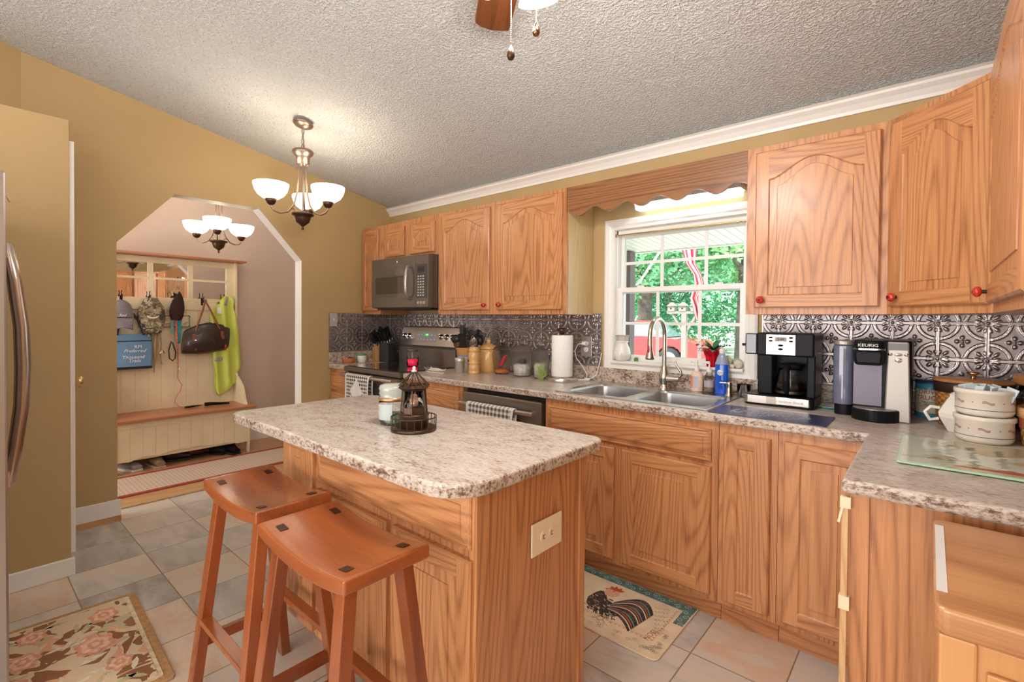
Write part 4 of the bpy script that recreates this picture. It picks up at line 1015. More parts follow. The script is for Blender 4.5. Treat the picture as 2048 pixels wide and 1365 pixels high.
chandelier('bronze three-light chandelier seen through the archway, hanging in the hall', (-.70, -1.255, 1.855), 2.616, 0, math.radians(-21))
# ---------------------------------------------------------------- ceiling fan
FC = (3.10, -1.78)
t = thing('ceiling_fan', 'ceiling fan with brown wooden blades, light kit and pull chains', 'ceiling fan', (FC[0], FC[1], 0))
zc_ = ceil_z(FC[1])
MB().lathe([(.065, zc_-.004), (.060, zc_-.04), (.02, zc_-.07), (0, zc_-.07)]).build('canopy', BRONZE, t)
MB().cyl((0, 0, zc_-.07), (0, 0, 2.52), .012).build('downrod', BRONZE, t)
MB().lathe([(0, 2.53), (.05, 2.52), (.09, 2.49), (.095, 2.44), (.07, 2.41), (0, 2.40)]).build('motor_housing', BRONZE, t)
b0 = math.radians(140.5)
for k in range(5):
    a = b0+k*2*PI/5; R = Matrix.Rotation(a, 4, 'Z')
    pl = [(.17, -.05), (.20, -.058), (.40, -.066), (.56, -.068), (.592, -.066), (.606, -.03), (.612, .0), (.606, .04), (.590, .062), (.56, .066), (.40, .064), (.20, .055), (.17, .05)]
    bl = MB().prism(pl, -.003, .003); bl.build('blade', BLADE, t, loc=(0, 0, 2.425), rot=(.12, 0, a), bevel=.0015)
    ir = MB().prism([(.07, -.012), (.14, -.02), (.20, -.035), (.24, 0), (.20, .035), (.14, .02), (.07, .012)], 2.430, 2.435); ir.v = [tuple(R @ Vector(p)) for p in ir.v]; ir.build('blade_iron', BRONZE, t)
MB().lathe([(.045, 2.41), (.05, 2.39), (.06, 2.36), (.045, 2.32), (.02, 2.295), (0, 2.29)]).build('light_kit', BRONZE, t)
for k in range(4):
    a = math.atan2(.654, .757)+PI/4+.35+k*PI/2; c_, s_ = math.cos(a), math.sin(a)
    MB().tube([(.04*c_, .04*s_, 2.35), (.07*c_, .07*s_, 2.348), (.088*c_, .088*s_, 2.333)], .007, 8).build('lamp_arm', BRONZE, t)
    gl = MB().lathe([(.018, 0), (.030, -.01), (.034, -.05), (.042, -.10), (.058, -.128), (.056, -.130), (.040, -.10), (.030, -.05), (.014, -.008)], n=24, caps=False)
    gl.build('glass_shade', SHADE, t, loc=(.086*c_, .086*s_, 2.335), rot=(.35*s_*-1*-1, -.35*c_, 0))
    L = light('POINT', 'fan_bulb_light', (.098*c_, .098*s_, 2.16), 7.5, (1, .96, .92), size=.035); L.parent = t
def pull(x, y, zt, zb, m, lab):
    mb = MB(); z = zt
    while z > zb+.045: mb.ell((x, y, z), (.0017, .0017, .0017), 6, 4); z -= .0052
    mb.cyl((x, y, zt), (x, y, zb+.04), .0006, n=4)
    q = mb.build('pull_chain', BRONZEL, t)
    MB().lathe([(0, 0), (.007, .003), (.0105, .011), (.009, .021), (.005, .031), (.002, .037), (0, .040)], c=(x, y, zb), n=16).build('pull_pendant', m, q, label=lab)
pull(.010, -.044, 2.31, 1.966, BRONZE, 'dark bronze teardrop pendant'); pull(.020, .046, 2.31, 2.062, mat('shiny_bronze', (.30, .16, .09), .1, 1), 'shiny bronze teardrop pendant')
# ---------------------------------------------------------------- things on the counters
ZK = ZC+.0005
INDIGO = mat('blue_glaze_print', (.12, .13, .30), .4)
def knife(par, x, y, z, R, m, L=.105):
    k = MB(); k.prism([(-.011, 0), (.011, 0), (.012, .02), (.009, .05), (.012, L-.015), (.006, L), (-.008, L), (-.012, L-.02), (-.009, .05)], -.007, .007, 'xz')
    for q in (.025, .055, .085): k.cyl((0, -.0075, q), (0, .0075, q), .0025, n=8, m=1)
    k.box(-.010, .010, -.003, .003, -.03, .0, 1)
    o = k.build('knife', [m, CHROME], None, bevel=.001); o.matrix_basis = Matrix.Translation((x, y, z)) @ R
    return o
def knife_block(label, x, y, w, m, tall, n_r, km, lean=.42, rz=0, knives='black'):
    t = thing('knife_block', label, 'knife block', (x, y, ZK), rz)
    # side profile in yz: slanted front-top face
    pr_ = [(-.055, 0), (.075, 0), (.075, .03), (.02, tall), (-.055, tall*.80)]
    MB().prism(pr_, -w/2, w/2, 'yz').build('block_body', m, t, bevel=.003)
    a = Vector((0, -.055, tall*.80)); b = Vector((0, .02, tall)); d = (b-a)
    nrm = Vector((0, -d.z, d.y)).normalized(); tilt = math.atan2(-nrm.y, nrm.z)
    for j in range(n_r):
        nk = 3 if j < 2 else 4
        for i in range(nk):
            q = (j+.5)/n_r; p = a+d*q; xx = (i-(nk-1)/2)*w/(nk+.3)
            R = Matrix.Rotation(tilt, 4, 'X') @ Matrix.Rotation((i-(nk-1)/2)*.05, 4, 'Y')
            k = knife(t, 0, 0, 0, Matrix.Identity(4), km, L=.09+.012*((i+j) % 3))
            k.location = (0, 0, 0)
            M_ = Matrix.Translation((x, y, ZK)) @ Matrix.Rotation(rz, 4, 'Z') @ Matrix.Translation((xx, p.y, p.z+.002)) @ Matrix.Translation(nrm*.026) @ R
            k.matrix_basis = M_
            tag(k, 'kitchen knife with '+knives+' handle standing in the '+('pale wooden' if 'pale' in label else 'black')+' knife block', 'knife', 'knives in the '+('pale' if 'pale' in label else 'black')+' block')
    return t
t = thing('terracotta_dish', 'small terracotta dish holding odds and ends left of the stove', 'dish', (.055, -.47, ZK))
MB().lathe([(.045, 0), (.052, .01), (.055, .042), (.050, .042), (.046, .012), (0, .010)]).build('dish_body', TERRA, t)
q = MB(); q.ell((.015, .0, .036), (.024, .02, .018)); q.build('dark_trinket', mat('dark_brown', (.08, .04, .025), .6), t); MB().ell((-.018, .005, .034), (.02, .018, .014)).build('pale_trinket', WHITEC, t)
t = thing('lidded_cup', 'white scalloped cup with a green lid left of the stove', 'cup', (.085, -.36, ZK))
MB().lathe([(.030, 0), (.038, .015), (.042, .060), (.040, .062), (0, .062)]).build('cup_body', WHITEC, t); MB().lathe([(0, .062), (.044, .062), (.044, .072), (.03, .076), (0, .076)]).build('lid', GREENL, t)
TRI = wood('pale_block_wood', (.68, .36, .12), (.48, .21, .05), 'Z', cyc=3, contrast=.6)
knife_block('pale wooden knife block full of knives left of the stove', .078, -.17, .085, TRI, .16, 2, BLACK, rz=-.2)
knife_block('black knife block full of knives beside the stove', .212, -.17, .115, mat('black_block', (.03, .027, .027), .45), .20, 3, BLACK, rz=.15)
t = thing('jar_candle', 'glass jar candle with bright red wax standing on the cooktop', 'candle', (RX+.437, -.30, .9210))
MB().lathe([(.040, 0), (.047, .005), (.049, .03), (.049, .105), (.044, .118), (.044, .132), (.042, .132), (.042, .117), (.046, .104), (.046, .006), (0, .004)], n=32).build('glass_jar', GLASS, t)
MB().lathe([(0, .005), (.0455, .006), (.0455, .048), (0, .048)]).build('wax', mat('glowing_red_wax', (.85, .03, .10), .4, emit=(1, .02, .08), es=.35), t)
MB().lathe([(.0445, .120), (.0455, .120), (.0455, .136), (.040, .142), (0, .142)]).build('lid', mat('smoky_glass_lid', (.25, .20, .18), .1, trans=.5), t)
# tongs/brush on the counter
t = thing('spoon_rest', 'pale scalloped dish with a blue-handled brush beside the crock', 'dish', (1.17, -.43, ZK), -.12)
MB().prism([(x, y) for x, y in [(.11*math.cos(a)*(1+.05*math.cos(9*a)), .035*math.sin(a)*(1+.05*math.cos(9*a))) for a in [2*PI*i/48 for i in range(48)]]], 0, .007).build('dish_body', CERAM, t, bevel=.002)
m_ = MB(); m_.grid(lambda u, v: (-.10+.20*u, -.030+.06*v, .008+.016*(2*v-1)**4*1.0+.010*(2*u-1)**6), 20, 10); m_.build('raised_rim', CERAM, t, solid=.002)
t = thing('dish_brush', 'dish brush with dark blue head and white handle', 'brush', (1.16, -.45, ZK+.026), -.15)
MB().tube([(-.02, 0, 0), (.06, 0, .004), (.12, 0, .004)], [.006, .007, .005], 8).build('handle', WPLAST, t); MB().ell((-.05, 0, 0), (.035, .014, .010)).build('brush_head', INDIGO, t)
t = thing('metal_cup', 'small ribbed metal cup in front of the utensil crock', 'cup', (1.333, -.335, ZK))
MB().lathe([(.030, 0), (.034, .004), (.034, .08), (.036, .082), (.036, .112), (.034, .112), (.033, .084), (.031, .006), (0, .005)]).build('cup_body', mat('frosted_metal', (.62, .60, .56), .35, .7), t)
# crock with utensils
CRK = (1.262, -.205)
t = thing('utensil_crock', 'stoneware crock with amber top and blue band, filled with utensils', 'crock', (*CRK, ZK))
m_ = MB(); m_.lathe([(.055, 0), (.060, .004), (.066, .11)], m=0, caps=False); m_.lathe([(.066, .11), (.069, .125)], m=2, caps=False); m_.lathe([(.069, .125), (.073, .160), (.079, .175), (.078, .178), (.070, .172), (.062, .11), (.052, .01), (0, .008)], m=1, caps=False)
m_.build('crock_body', [mat('stoneware_grey', (.62, .54, .46), .35, noise=.25, nscale=40), mat('amber_glaze', (.55, .28, .08), .25, coat=.5), mat('blue_band_glaze', (.26, .26, .36), .3)], t)
UT = mat('dark_nylon', (.02, .017, .016), .35); UB = mat('brown_spoon', (.10, .045, .02), .4)
def utensil(kind, dx, dy, ax, ay, L, m, rz=0):
    mb = MB(); mb.tube([(0, 0, 0), (0, 0, L)], [.006, .0045], 8)
    if kind == 'spoon': mb.ell((0, 0, L+.035), (.030, .010, .042))
    if kind == 'ladle': mb.ell((0, .012, L+.03), (.042, .030, .036))
    if kind == 'spatula': mb.prism([(-.020, L), (.020, L), (.040, L+.03), (.042, L+.10), (-.042, L+.10), (-.040, L+.03)], -.003, .003, 'xz')
    if kind == 'claw':
        mb.prism([(-.012, L), (.012, L), (.024, L+.04), (.024, L+.09), (-.024, L+.09), (-.024, L+.04)], -.004, .004, 'xz')
        for k in range(5): mb.tube([(.02, 0, L+.02+k*.017), (.036, 0, L+.024+k*.017), (.034, 0, L+.033+k*.017)], .004, 6)
    if kind == 'whisk':
        for k in range(6):
            a = PI*k/6; mb.tube([(.028*math.sin(PI*q/12)*math.cos(a)*(1 if q < 13 else 1), .028*math.sin(PI*q/12)*math.sin(a), L+.10*(q/12)) for q in range(13)], .0012, 4)
            mb.tube([(-.028*math.sin(PI*q/12)*math.cos(a), -.028*math.sin(PI*q/12)*math.sin(a), L+.10*(q/12)) for q in range(13)], .0012, 4)
    if kind == 'turner':
        for k in range(6): mb.box(-.036+k*.0125, -.028+k*.0125, -.002, .002, L+.01, L+.10)
        mb.box(-.036, .0425, -.002, .002, L, L+.012); mb.box(-.036, .0425, -.002, .002, L+.09, L+.10)
    o = mb.build(kind, m, None)
    o.matrix_basis = Matrix.Translation((CRK[0]+dx, CRK[1]+dy, ZK+.012)) @ Matrix.Rotation(ay, 4, 'Y') @ Matrix.Rotation(ax, 4, 'X') @ Matrix.Rotation(rz, 4, 'Z')
    return o
U = [('claw', -.03, 0, .02, -.03, .245, UT, 0, 'black toothed pasta server standing tallest in the utensil crock'),
     ('ladle', -.035, -.02, .16, -.12, .20, UT, 0, 'dark ladle leaning left out of the utensil crock'),
     ('spoon', -.03, -.03, .10, -.10, .165, UB, .3, 'brown spoon at the front left of the utensil crock'),
     ('turner', 0, -.02, .10, .02, .17, UT, .2, 'black slotted turner in the middle of the utensil crock'),
     ('spatula', .02, .01, -.05, .12, .20, UT, 0, 'black spatula behind the others in the utensil crock'),
     ('spoon', .03, -.02, .10, .36, .205, mat('olive_brown', (.12, .08, .03), .35), -.3, 'large olive brown spoon leaning right out of the utensil crock'),
     ('ladle', .03, .01, -.02, .36, .21, UT, 0, 'black ladle leaning far right out of the utensil crock'),
     ('whisk', .03, -.01, .22, .50, .19, CHROME, 0, 'wire whisk at the right side of the utensil crock'),
     ('spoon', .0, .03, -.15, .20, .235, UT, .8, 'black spoon leaning back towards the tin backsplash'),
     ('turner', .01, .03, -.14, .30, .20, UT, .5, 'black slotted turner leaning right between ladle and whisk')]
for k, dx, dy, ax, ay, L, m, rz, lab in U: tag(utensil(k, dx, dy, ax, ay, L, m, rz), lab, 'spoon' if k == 'spoon' else 'utensil')
# wooden canister and mill
t = thing('wooden_canister', 'round lidded wooden canister behind the pepper mill', 'canister', (1.425, -.125, ZK))
MB().lathe([(.066, 0), (.070, .004), (.078, .04), (.082, .09), (.080, .14), (.074, .165), (.070, .168), (0, .168)], n=36).build('canister_body', TURN, t)
MB().lathe([(0, .168), (.070, .169), (.074, .176), (.070, .186), (.045, .205), (.018, .214), (.012, .218), (.018, .228), (.020, .236), (.012, .245), (0, .247)], n=36).build('lid', TURN, t)
t = thing('pepper_mill', 'barrel-shaped turned wooden mill in front of the wooden canister', 'mill', (1.437, -.290, ZK))
MB().lathe([(.040, 0), (.042, .004), (.042, .018), (.039, .021), (.041, .024), (.040, .060), (.036, .066), (.041, .072), (.041, .085), (.036, .090), (.042, .104), (.044, .125), (.042, .148), (.036, .160), (.044, .164), (.044, .172), (.036, .177), (.038, .184), (.034, .192), (0, .194)], n=32).build('mill_body', TURN, t)
# three cut glass canisters
def canister(label, x, y, r, h, content):
    t = thing('glass_canister', label, 'canister', (x, y, ZK), .3, 'cut glass canisters along the backsplash')
    MB().lathe([(r*.62, 0), (r*.70, .006), (r*.98, h*.42), (r*1.0, h*.55), (r*.86, h*.66), (r*.84, h*.66), (r*.94, h*.54), (r*.92, h*.42), (r*.64, .010), (0, .008)], n=8, smooth=False).build('jar', CUTGLASS, t)
    MB().lathe([(r*.95, h*.665), (r*.96, h*.685), (r*.60, h*.78), (r*.20, h*.84), (r*.12, h*.87), (r*.24, h*.90), (r*.22, h*.94), (.004, h), (0, h)], n=8, smooth=False).build('lid', CUTGLASS, t)
    for nm, rr, z0, z1, m in content:
        MB().lathe([(0, z0), (rr*r, z0), (rr*r*1.08, z1*.9), (rr*r*.9, z1), (0, z1+.004)], n=12).build(nm, m, t)
    return t
c1 = canister('cut glass canister with a red scoop and orange sweets inside, left of three', 1.592, -.160, .076, .262, [('orange_sweets', .66, .010, .035, mat('orange_sweets', (.80, .22, .06), .5, noise=.4, nscale=90))])
MB().tube([(-.01, 0, .06), (.03, -.02, .12), (.045, -.025, .135)], [.014, .012, .006], 8).build('scoop', mat('red_scoop', (.75, .03, .05), .3), c1)
canister('cut glass canister with white and dark tea bags inside, middle of three', 1.785, -.165, .090, .262, [('white_packets', .62, .010, .085, mat('white_packets', (.78, .72, .66), .6, noise=.25, nscale=60)), ('dark_packets', .30, .085, .115, mat('dark_packets', (.10, .09, .09), .5))])
canister('smaller cut glass canister half hidden by the paper towels, right of three', 1.953, -.178, .066, .252, [('pale_contents', .6, .010, .10, mat('pale_grains', (.70, .66, .58), .7, noise=.2, nscale=90))])
t = thing('air_plant', 'spiky light green plant sprig between canister and paper towels', 'plant', (2.032, -.275, ZK))
m_ = MB(); rg = random.Random(3)
for _ in range(60):
    a, e = rg.uniform(0, 2*PI), rg.uniform(.2, 1.5); L_ = rg.uniform(.05, .12); b0_ = Vector((rg.uniform(-.012, .012), rg.uniform(-.012, .012), rg.uniform(0, .04)))
    d = Vector((math.cos(a)*math.cos(e)*.5, math.sin(a)*math.cos(e)*.5, math.sin(e))); m_.tube([b0_, b0_+d*L_*.5, b0_+d*L_], [.0016, .0014, .0004], 4)
m_.build('leaves', mat('lime_leaf', (.38, .48, .12), .5), t)
t = thing('paper_towel_holder', 'roll of white paper towels on a round steel stand', 'paper towels', (2.138, -.19, ZK))
MB().lathe([(.098, 0), (.100, .004), (.100, .022), (.092, .030), (0, .030)], n=40).build('base', STEEL, t)
MB().lathe([(.020, .033), (.066, .033), (.068, .036), (.068, .292), (.066, .295), (.020, .295), (.020, .033)], n=48, caps=False).build('paper_roll', PAPER, t)
MB().cyl((0, 0, .03), (0, 0, .30), .008).build('rod', STEEL, t)
MB().lathe([(.010, .298), (.016, .302), (.022, .312), (.038, .326), (.038, .334), (.026, .340), (0, .342)]).build('finial', mat('dark_red_brown_knob', (.05, .012, .010), .15, coat=.6), t)
# sink-side bottles
def pump_top(t, z, m, s=1):
    MB().lathe([(.013*s, z), (.014*s, z+.016), (.005, z+.018), (.0045, z+.045)], n=16).build('pump_collar', m, t)
    MB().tube([(0, 0, z+.045), (0, 0, z+.052), (-.028, -.008, z+.052), (-.032, -.009, z+.046)], [.008, .009, .006, .004], 8).build('pump_nozzle', m, t)
t = thing('soap_pump_bottle', 'peach lotion soap pump bottle behind the sink, farthest left of the bottles', 'soap bottle', (2.955, -.068, ZK+.006))
MB().lathe([(.026, 0), (.030, .004), (.030, .085), (.026, .10), (.013, .112)], sx=1.1, sy=.8).build('bottle', mat('peach_soap', (.82, .62, .48), .25), t)
m_ = MB()
for k in range(-3, 4): a0_, a1_ = -PI/2+.22*k-.11-.3, -PI/2+.22*k+.11-.3; m_.face([(.0335*math.cos(a0_), .0245*math.sin(a0_), .02), (.0335*math.cos(a1_), .0245*math.sin(a1_), .02), (.0335*math.cos(a1_), .0245*math.sin(a1_), .085), (.0335*math.cos(a0_), .0245*math.sin(a0_), .085)], 0 if k < 0 else 1)
m_.build('label', [mat('coral_label', (.85, .30, .16), .4), mat('lilac_label', (.55, .50, .60), .4)], t); pump_top(t, .112, WPLAST)
t = thing('soap_pump_bottle', 'clear pump bottle between the peach soap and blue dish soap', 'soap bottle', (3.020, -.064, ZK+.006))
MB().lathe([(.022, 0), (.026, .004), (.026, .07), (.022, .09), (.012, .11)]).build('bottle', GLASS, t); MB().lathe([(0, .004), (.022, .005), (.022, .045), (0, .046)]).build('soap', mat('murky_soap', (.42, .33, .25), .3), t)
MB().lathe([(.0265, .03), (.0265, .065)], caps=False).build('label', mat('purple_grey_label', (.45, .40, .46), .4), t); pump_top(t, .11, WPLAST)
t = thing('dish_soap_bottle', 'blue dish soap bottle with clear neck behind the sink', 'soap bottle', (3.088, -.072, ZK+.006))
MB().lathe([(.032, 0), (.036, .006), (.034, .06), (.036, .10), (.034, .155), (.024, .19), (.013, .215)], sx=1.0, sy=.7).build('bottle', mat('blue_soap', (.008, .10, .62), .08, coat=.6), t)
MB().lathe([(.0345, .158), (.0245, .192), (.0135, .217), (.012, .219)], sx=1.02, sy=.72).build('clear_neck', mat('clear_neck_plastic', (.75, .82, .90), .1, trans=.6), t)
MB().lathe([(.013, .216), (.014, .222), (.014, .236), (.008, .243), (0, .243)]).build('cap', WPLAST, t)
MB().lathe([(.016, 0), (.016, .001), (0, .001)], n=24).build('label', mat('pale_label', (.80, .86, .92), .4), t, loc=(0, -.0262, .115), rot=(PI/2, 0, 0)); text('label_letters', 'DAWN', .011, INDIGO, t, (0, -.0278, .115), FRONT)
t = thing('soap_dispenser', 'short brushed nickel soap dispenser set in the sink rim', 'soap dispenser', (3.138, -.112, ZK+.006))
MB().lathe([(.021, 0), (.019, .006), (.014, .012), (.013, .05), (.015, .060), (.015, .070), (.008, .074), (0, .074)]).build('body', NICK, t); MB().tube([(0, 0, .066), (-.045, -.008, .066)], [.006, .0045], 8).build('spout', NICK, t)
t = thing('glass_cup', 'clear glass cup with a green sponge inside, beside the coffee maker', 'cup', (3.196, -.062, ZK))
MB().lathe([(.028, 0), (.034, .066), (.0325, .066), (.027, .004), (0, .004)]).build('glass', GLASS, t); MB().lathe([(0, .005), (.025, .006), (.028, .032), (0, .036)]).build('sponge', mat('mint_sponge', (.45, .75, .52), .9, bump=.5), t)
# drying mat
t = thing('drying_mat', 'dark blue printed counter mat in front of the coffee maker', 'mat', (3.200, -.619, ZK))
MB().prism(rrect(0, .436, 0, .236, .008), 0, .003).build('mat_body', mat('dark_blue_mat', (.045, .05, .14), .3), t)
m_ = MB(); rg = random.Random(11); BW = 0
def branch(x, y, a, L_, n):
    pts = [(x+L_*i/6*math.cos(a+.12*i), y+L_*i/6*math.sin(a+.12*i)) for i in range(7)]
    stroke(m_, pts, .0016, 0, .0033)
    for i in range(1, 7):
        for s in (-1, 1):
            b = a+.12*i+s*.7; px, py = pts[i]; q = .011
            m_.face([(px, py, .0034), (px+q*.6*math.cos(b)-.0025*math.sin(b), py+q*.6*math.sin(b)+.0025*math.cos(b), .0034), (px+q*1.4*math.cos(b), py+q*1.4*math.sin(b), .0034), (px+q*.6*math.cos(b)+.0025*math.sin(b), py+q*.6*math.sin(b)-.0025*math.cos(b), .0034)], 0)
for args in ((.06, .05, .25, .10, 5), (.16, .045, .0, .10, 5), (.27, .05, .1, .10, 5), (.36, .10, 1.4, .08, 5), (.33, .19, 3.0, .10, 5), (.22, .20, 3.1, .12, 5), (.10, .17, 3.9, .09, 5), (.07, .11, 4.9, .04, 5)): branch(*args)
m_.build('wreath_print', mat('white_print', (.72, .76, .86), .5), t)
m_ = MB()
for r_, (y0, xa, xb) in enumerate(((.145, .13, .26), (.105, .15, .31))):
    pts = [(xa+(xb-xa)*i/60+.006*math.sin(i*.9), y0+.013*math.sin(i*.62+r_)*(1 if i % 17 else 1.6)) for i in range(61)]; stroke(m_, pts, .0030, 0, .0035)
m_.build('script_print', bpy.data.materials['white_print'], t)
# coffee maker
t = thing('coffee_maker', 'black and steel drip coffee maker with glass carafe under the right-hand cupboards', 'coffee maker', (3.250, -.262, ZK))
CW = .290
MB().prism(rrect(0, CW, 0, .215, .025), 0, .048).build('base', BLACK, t, bevel=.004)
MB().prism([(0.002, .02), (.002, 0), (.02, -.010), (.10, -.012), (.14, -.002), (.20, .0), (.27, -.002), (CW-.002, .015), (CW-.002, .03), (.14, .02)], .010, .045).build('base_band', STEEL, t, bevel=.002)
text('maker_name', 'Hamilton Beach', .017, mat('pale_print', (.85, .80, .75), .4), t, (.195, -.0045, .027), FRONT)
MB().box(.045, .110, .06, .205, .048, .25).build('left_column', BLACK, t, bevel=.006); MB().box(.255, CW, .03, .205, .048, .25).build('right_column', BLACK, t, bevel=.006); MB().box(.11, .255, .15, .205, .048, .25).build('back_wall', BLACK, t)
MB().box(.055, CW, -.01, .205, .235, .342).build('brew_head', BLACK, t, bevel=.008)
MB().box(.0, .054, .01, .15, .238, .338).build('pod_holder', mat('smoked_plastic', (.03, .035, .06), .08, coat=1), t, bevel=.006)
MB().box(-.022, .002, .04, .055, .275, .287).build('pod_lever', BLACK, t, bevel=.002)
pn = MB().box(.098, .218, -.0145, -.010, .242, .334).build('control_panel', STEEL, t, bevel=.001)
dp = MB().box(.135, .182, -.016, -.0145, .303, .323).build('display', mat('lcd', (.25, .22, .18), .3), pn); text('display_digits', '5:49', .016, BLACKM, dp, (.1585, -.0165, .313), FRONT)
for x, z, r in ((.117, .321, .009), (.117, .305, .009), (.200, .321, .009), (.200, .305, .009), (.158, .285, .011), (.158, .268, .010)): MB().lathe([(r, 0), (r, .002), (0, .0025)], sx=1, sy=.5, n=16).build('button', BLACK, pn, loc=(x, -.0145, z), rot=(PI/2, 0, 0))
CC = (.180, .085)
MB().lathe([(.045, .050), (.060, .056), (.064, .09), (.056, .135), (.048, .165), (.050, .178), (.048, .178), (.046, .165), (.054, .134), (.061, .09), (.057, .058), (0, .052)], c=(*CC, 0), n=36).build('carafe', GLASS, t)
MB().lathe([(0, .054), (.056, .058), (.060, .088), (.058, .105), (0, .106)], c=(*CC, 0)).build('coffee', mat('coffee_liquid', (.015, .006, .003), .05), t)
MB().lathe([(.047, .176), (.052, .178), (.050, .195), (0, .2)], c=(*CC, 0)).build('carafe_lid', BLACK, t)
MB().tube([(CC[0], CC[1]-.048, .185), (CC[0], CC[1]-.085, .18), (CC[0], CC[1]-.092, .13), (CC[0], CC[1]-.085, .075), (CC[0], CC[1]-.062, .062)], [.012, .013, .013, .012, .008], 10).build('carafe_handle', BLACK, t)
MB().lathe([(.0605, .060), (.0635, .072)], c=(*CC, 0), caps=False).build('carafe_band', STEEL, t)
t = thing('small_plate', 'pale plate with a teal rim lying between the two coffee machines', 'plate', (3.582, -.115, ZK))
m_ = MB().lathe([(0, .004), (.05, .004), (.062, .010)], caps=False); m_.lathe([(.062, .010), (.066, .012), (.064, .009), (.05, 0), (0, 0)], m=1, caps=False); m_.build('plate_body', [CERAM, mat('teal_rim', (.10, .42, .38), .3)], t)
# pod machine
t = thing('pod_coffee_machine', 'silver and black single-cup coffee machine with water reservoir on the left', 'coffee maker', (3.608, -.325, ZK), 0)
KM = mat('machine_silver', (.40, .37, .34), .38, .6); KD = mat('machine_slate', (.13, .12, .15), .35, .5)
MB().prism(rrect(.075, .265, .03, .27, .02), 0, .322).build('housing', BLACK, t, bevel=.006)
MB().prism(rrect(.0, .075, .04, .18, .035), .045, .295).build('water_reservoir', mat('smoky_reservoir', (.22, .24, .36), .06, trans=.35, coat=1), t, bevel=.003)
MB().prism(rrect(.0, .078, .04, .18, .035), .295, .316).build('reservoir_lid', KM, t, bevel=.006); MB().prism(rrect(.006, .075, .05, .18, .03), 0, .045).build('reservoir_foot', BLACK, t)
MB().box(.078, .172, .022, .032, .055, .235).build('back_plate', KD, t)
MB().prism([(.182, .0), (.265, .0), (.256, .318), (.190, .318)], .004, .04, 'xz').build('side_panel', KM, t, bevel=.005)
hd = MB(); hd.prism([(.085, .222), (.178, .222), (.182, .262), (.178, .285), (.084, .285), (.080, .262)], -.035, .05, 'xz'); hd.build('brew_head', BLACK, t, bevel=.012)
MB().prism(rrect(.080, .182, -.040, .12, .03), .285, .322).build('head_lid', BLACK, t, bevel=.012)
m_ = MB().prism(rrect(.078, .184, -.044, .10, .03), .284, .290); m_.build('chrome_trim', CHROME, t)
text('maker_name', 'KEURIG', .017, mat('silver_print', (.85, .82, .78), .3), t, (.130, -.0412, .302), FRONT, sx=1.15)
MB().box(.194, .252, .001, .005, .285, .312).build('display', mat('dark_lcd', (.06, .05, .05), .15), t)
for x, z, rx, rz_ in ((.198, .268, .008, .006), (.224, .268, .013, .006), (.249, .268, .008, .006), (.224, .246, .012, .010)): MB().lathe([(1, 0), (1, .3), (0, .5)], n=18, sx=rx, sy=rz_).build('button', CHROME, t, loc=(x, .004, z), rot=(PI/2, 0, 0)).scale = (1, 1, .01)
m_ = [(.075+.155*i/12, -.06*math.sin(PI*i/12)**.6) for i in range(13)]
MB().prism([(.075, .035)]+m_+[(.230, .035)], 0, .046).build('drip_tray', BLACK, t, bevel=.004); MB().prism([(.080, .03)]+[(x*.94+.009, y*.9) for x, y in m_]+[(.225, .03)], .046, .049).build('tray_grille', KM, t)
# can
t = thing('coffee_can', 'tall printed can with blue lid and red lettering behind the white jug', 'can', (3.930, -.078, ZK))
m_ = MB(); m_.lathe([(.049, 0), (.050, .002), (.050, .022)], m=0, caps=False); m_.lathe([(.050, .022), (.050, .118)], m=1, caps=False); m_.lathe([(.050, .118), (.050, .142), (.048, .143), (0, .143)], m=0, caps=False)
m_.build('can_body', [mat('can_blue', (.06, .30, .42), .35), mat('can_cream', (.70, .66, .50), .4, noise=.35, nscale=22)], t); MB().lathe([(.051, .142), (.051, .152), (0, .153)]).build('lid', mat('navy_lid', (.03, .05, .16), .4), t)
RDP = mat('red_print', (.70, .02, .03), .4)
for s_, sz, z, m in (('DRIVE', .024, .108, RDP), ('TRUCK', .026, .084, RDP), ('TRUCKER', .010, .066, BLACKM), ('SPEED', .010, .056, BLACKM)):
    o = text('can_lettering', s_, sz, m, t, (0, 0, 0), FRONT, .0002)
    for v in o.data.vertices:
        a = -PI/2-.15+v.co.x/.0505; r = .0505+.0003; co = v.co.copy(); v.co = (r*math.cos(a), co.y, -r*math.sin(a)+co.z*-1*0)
    o.location = (0, 0, z)
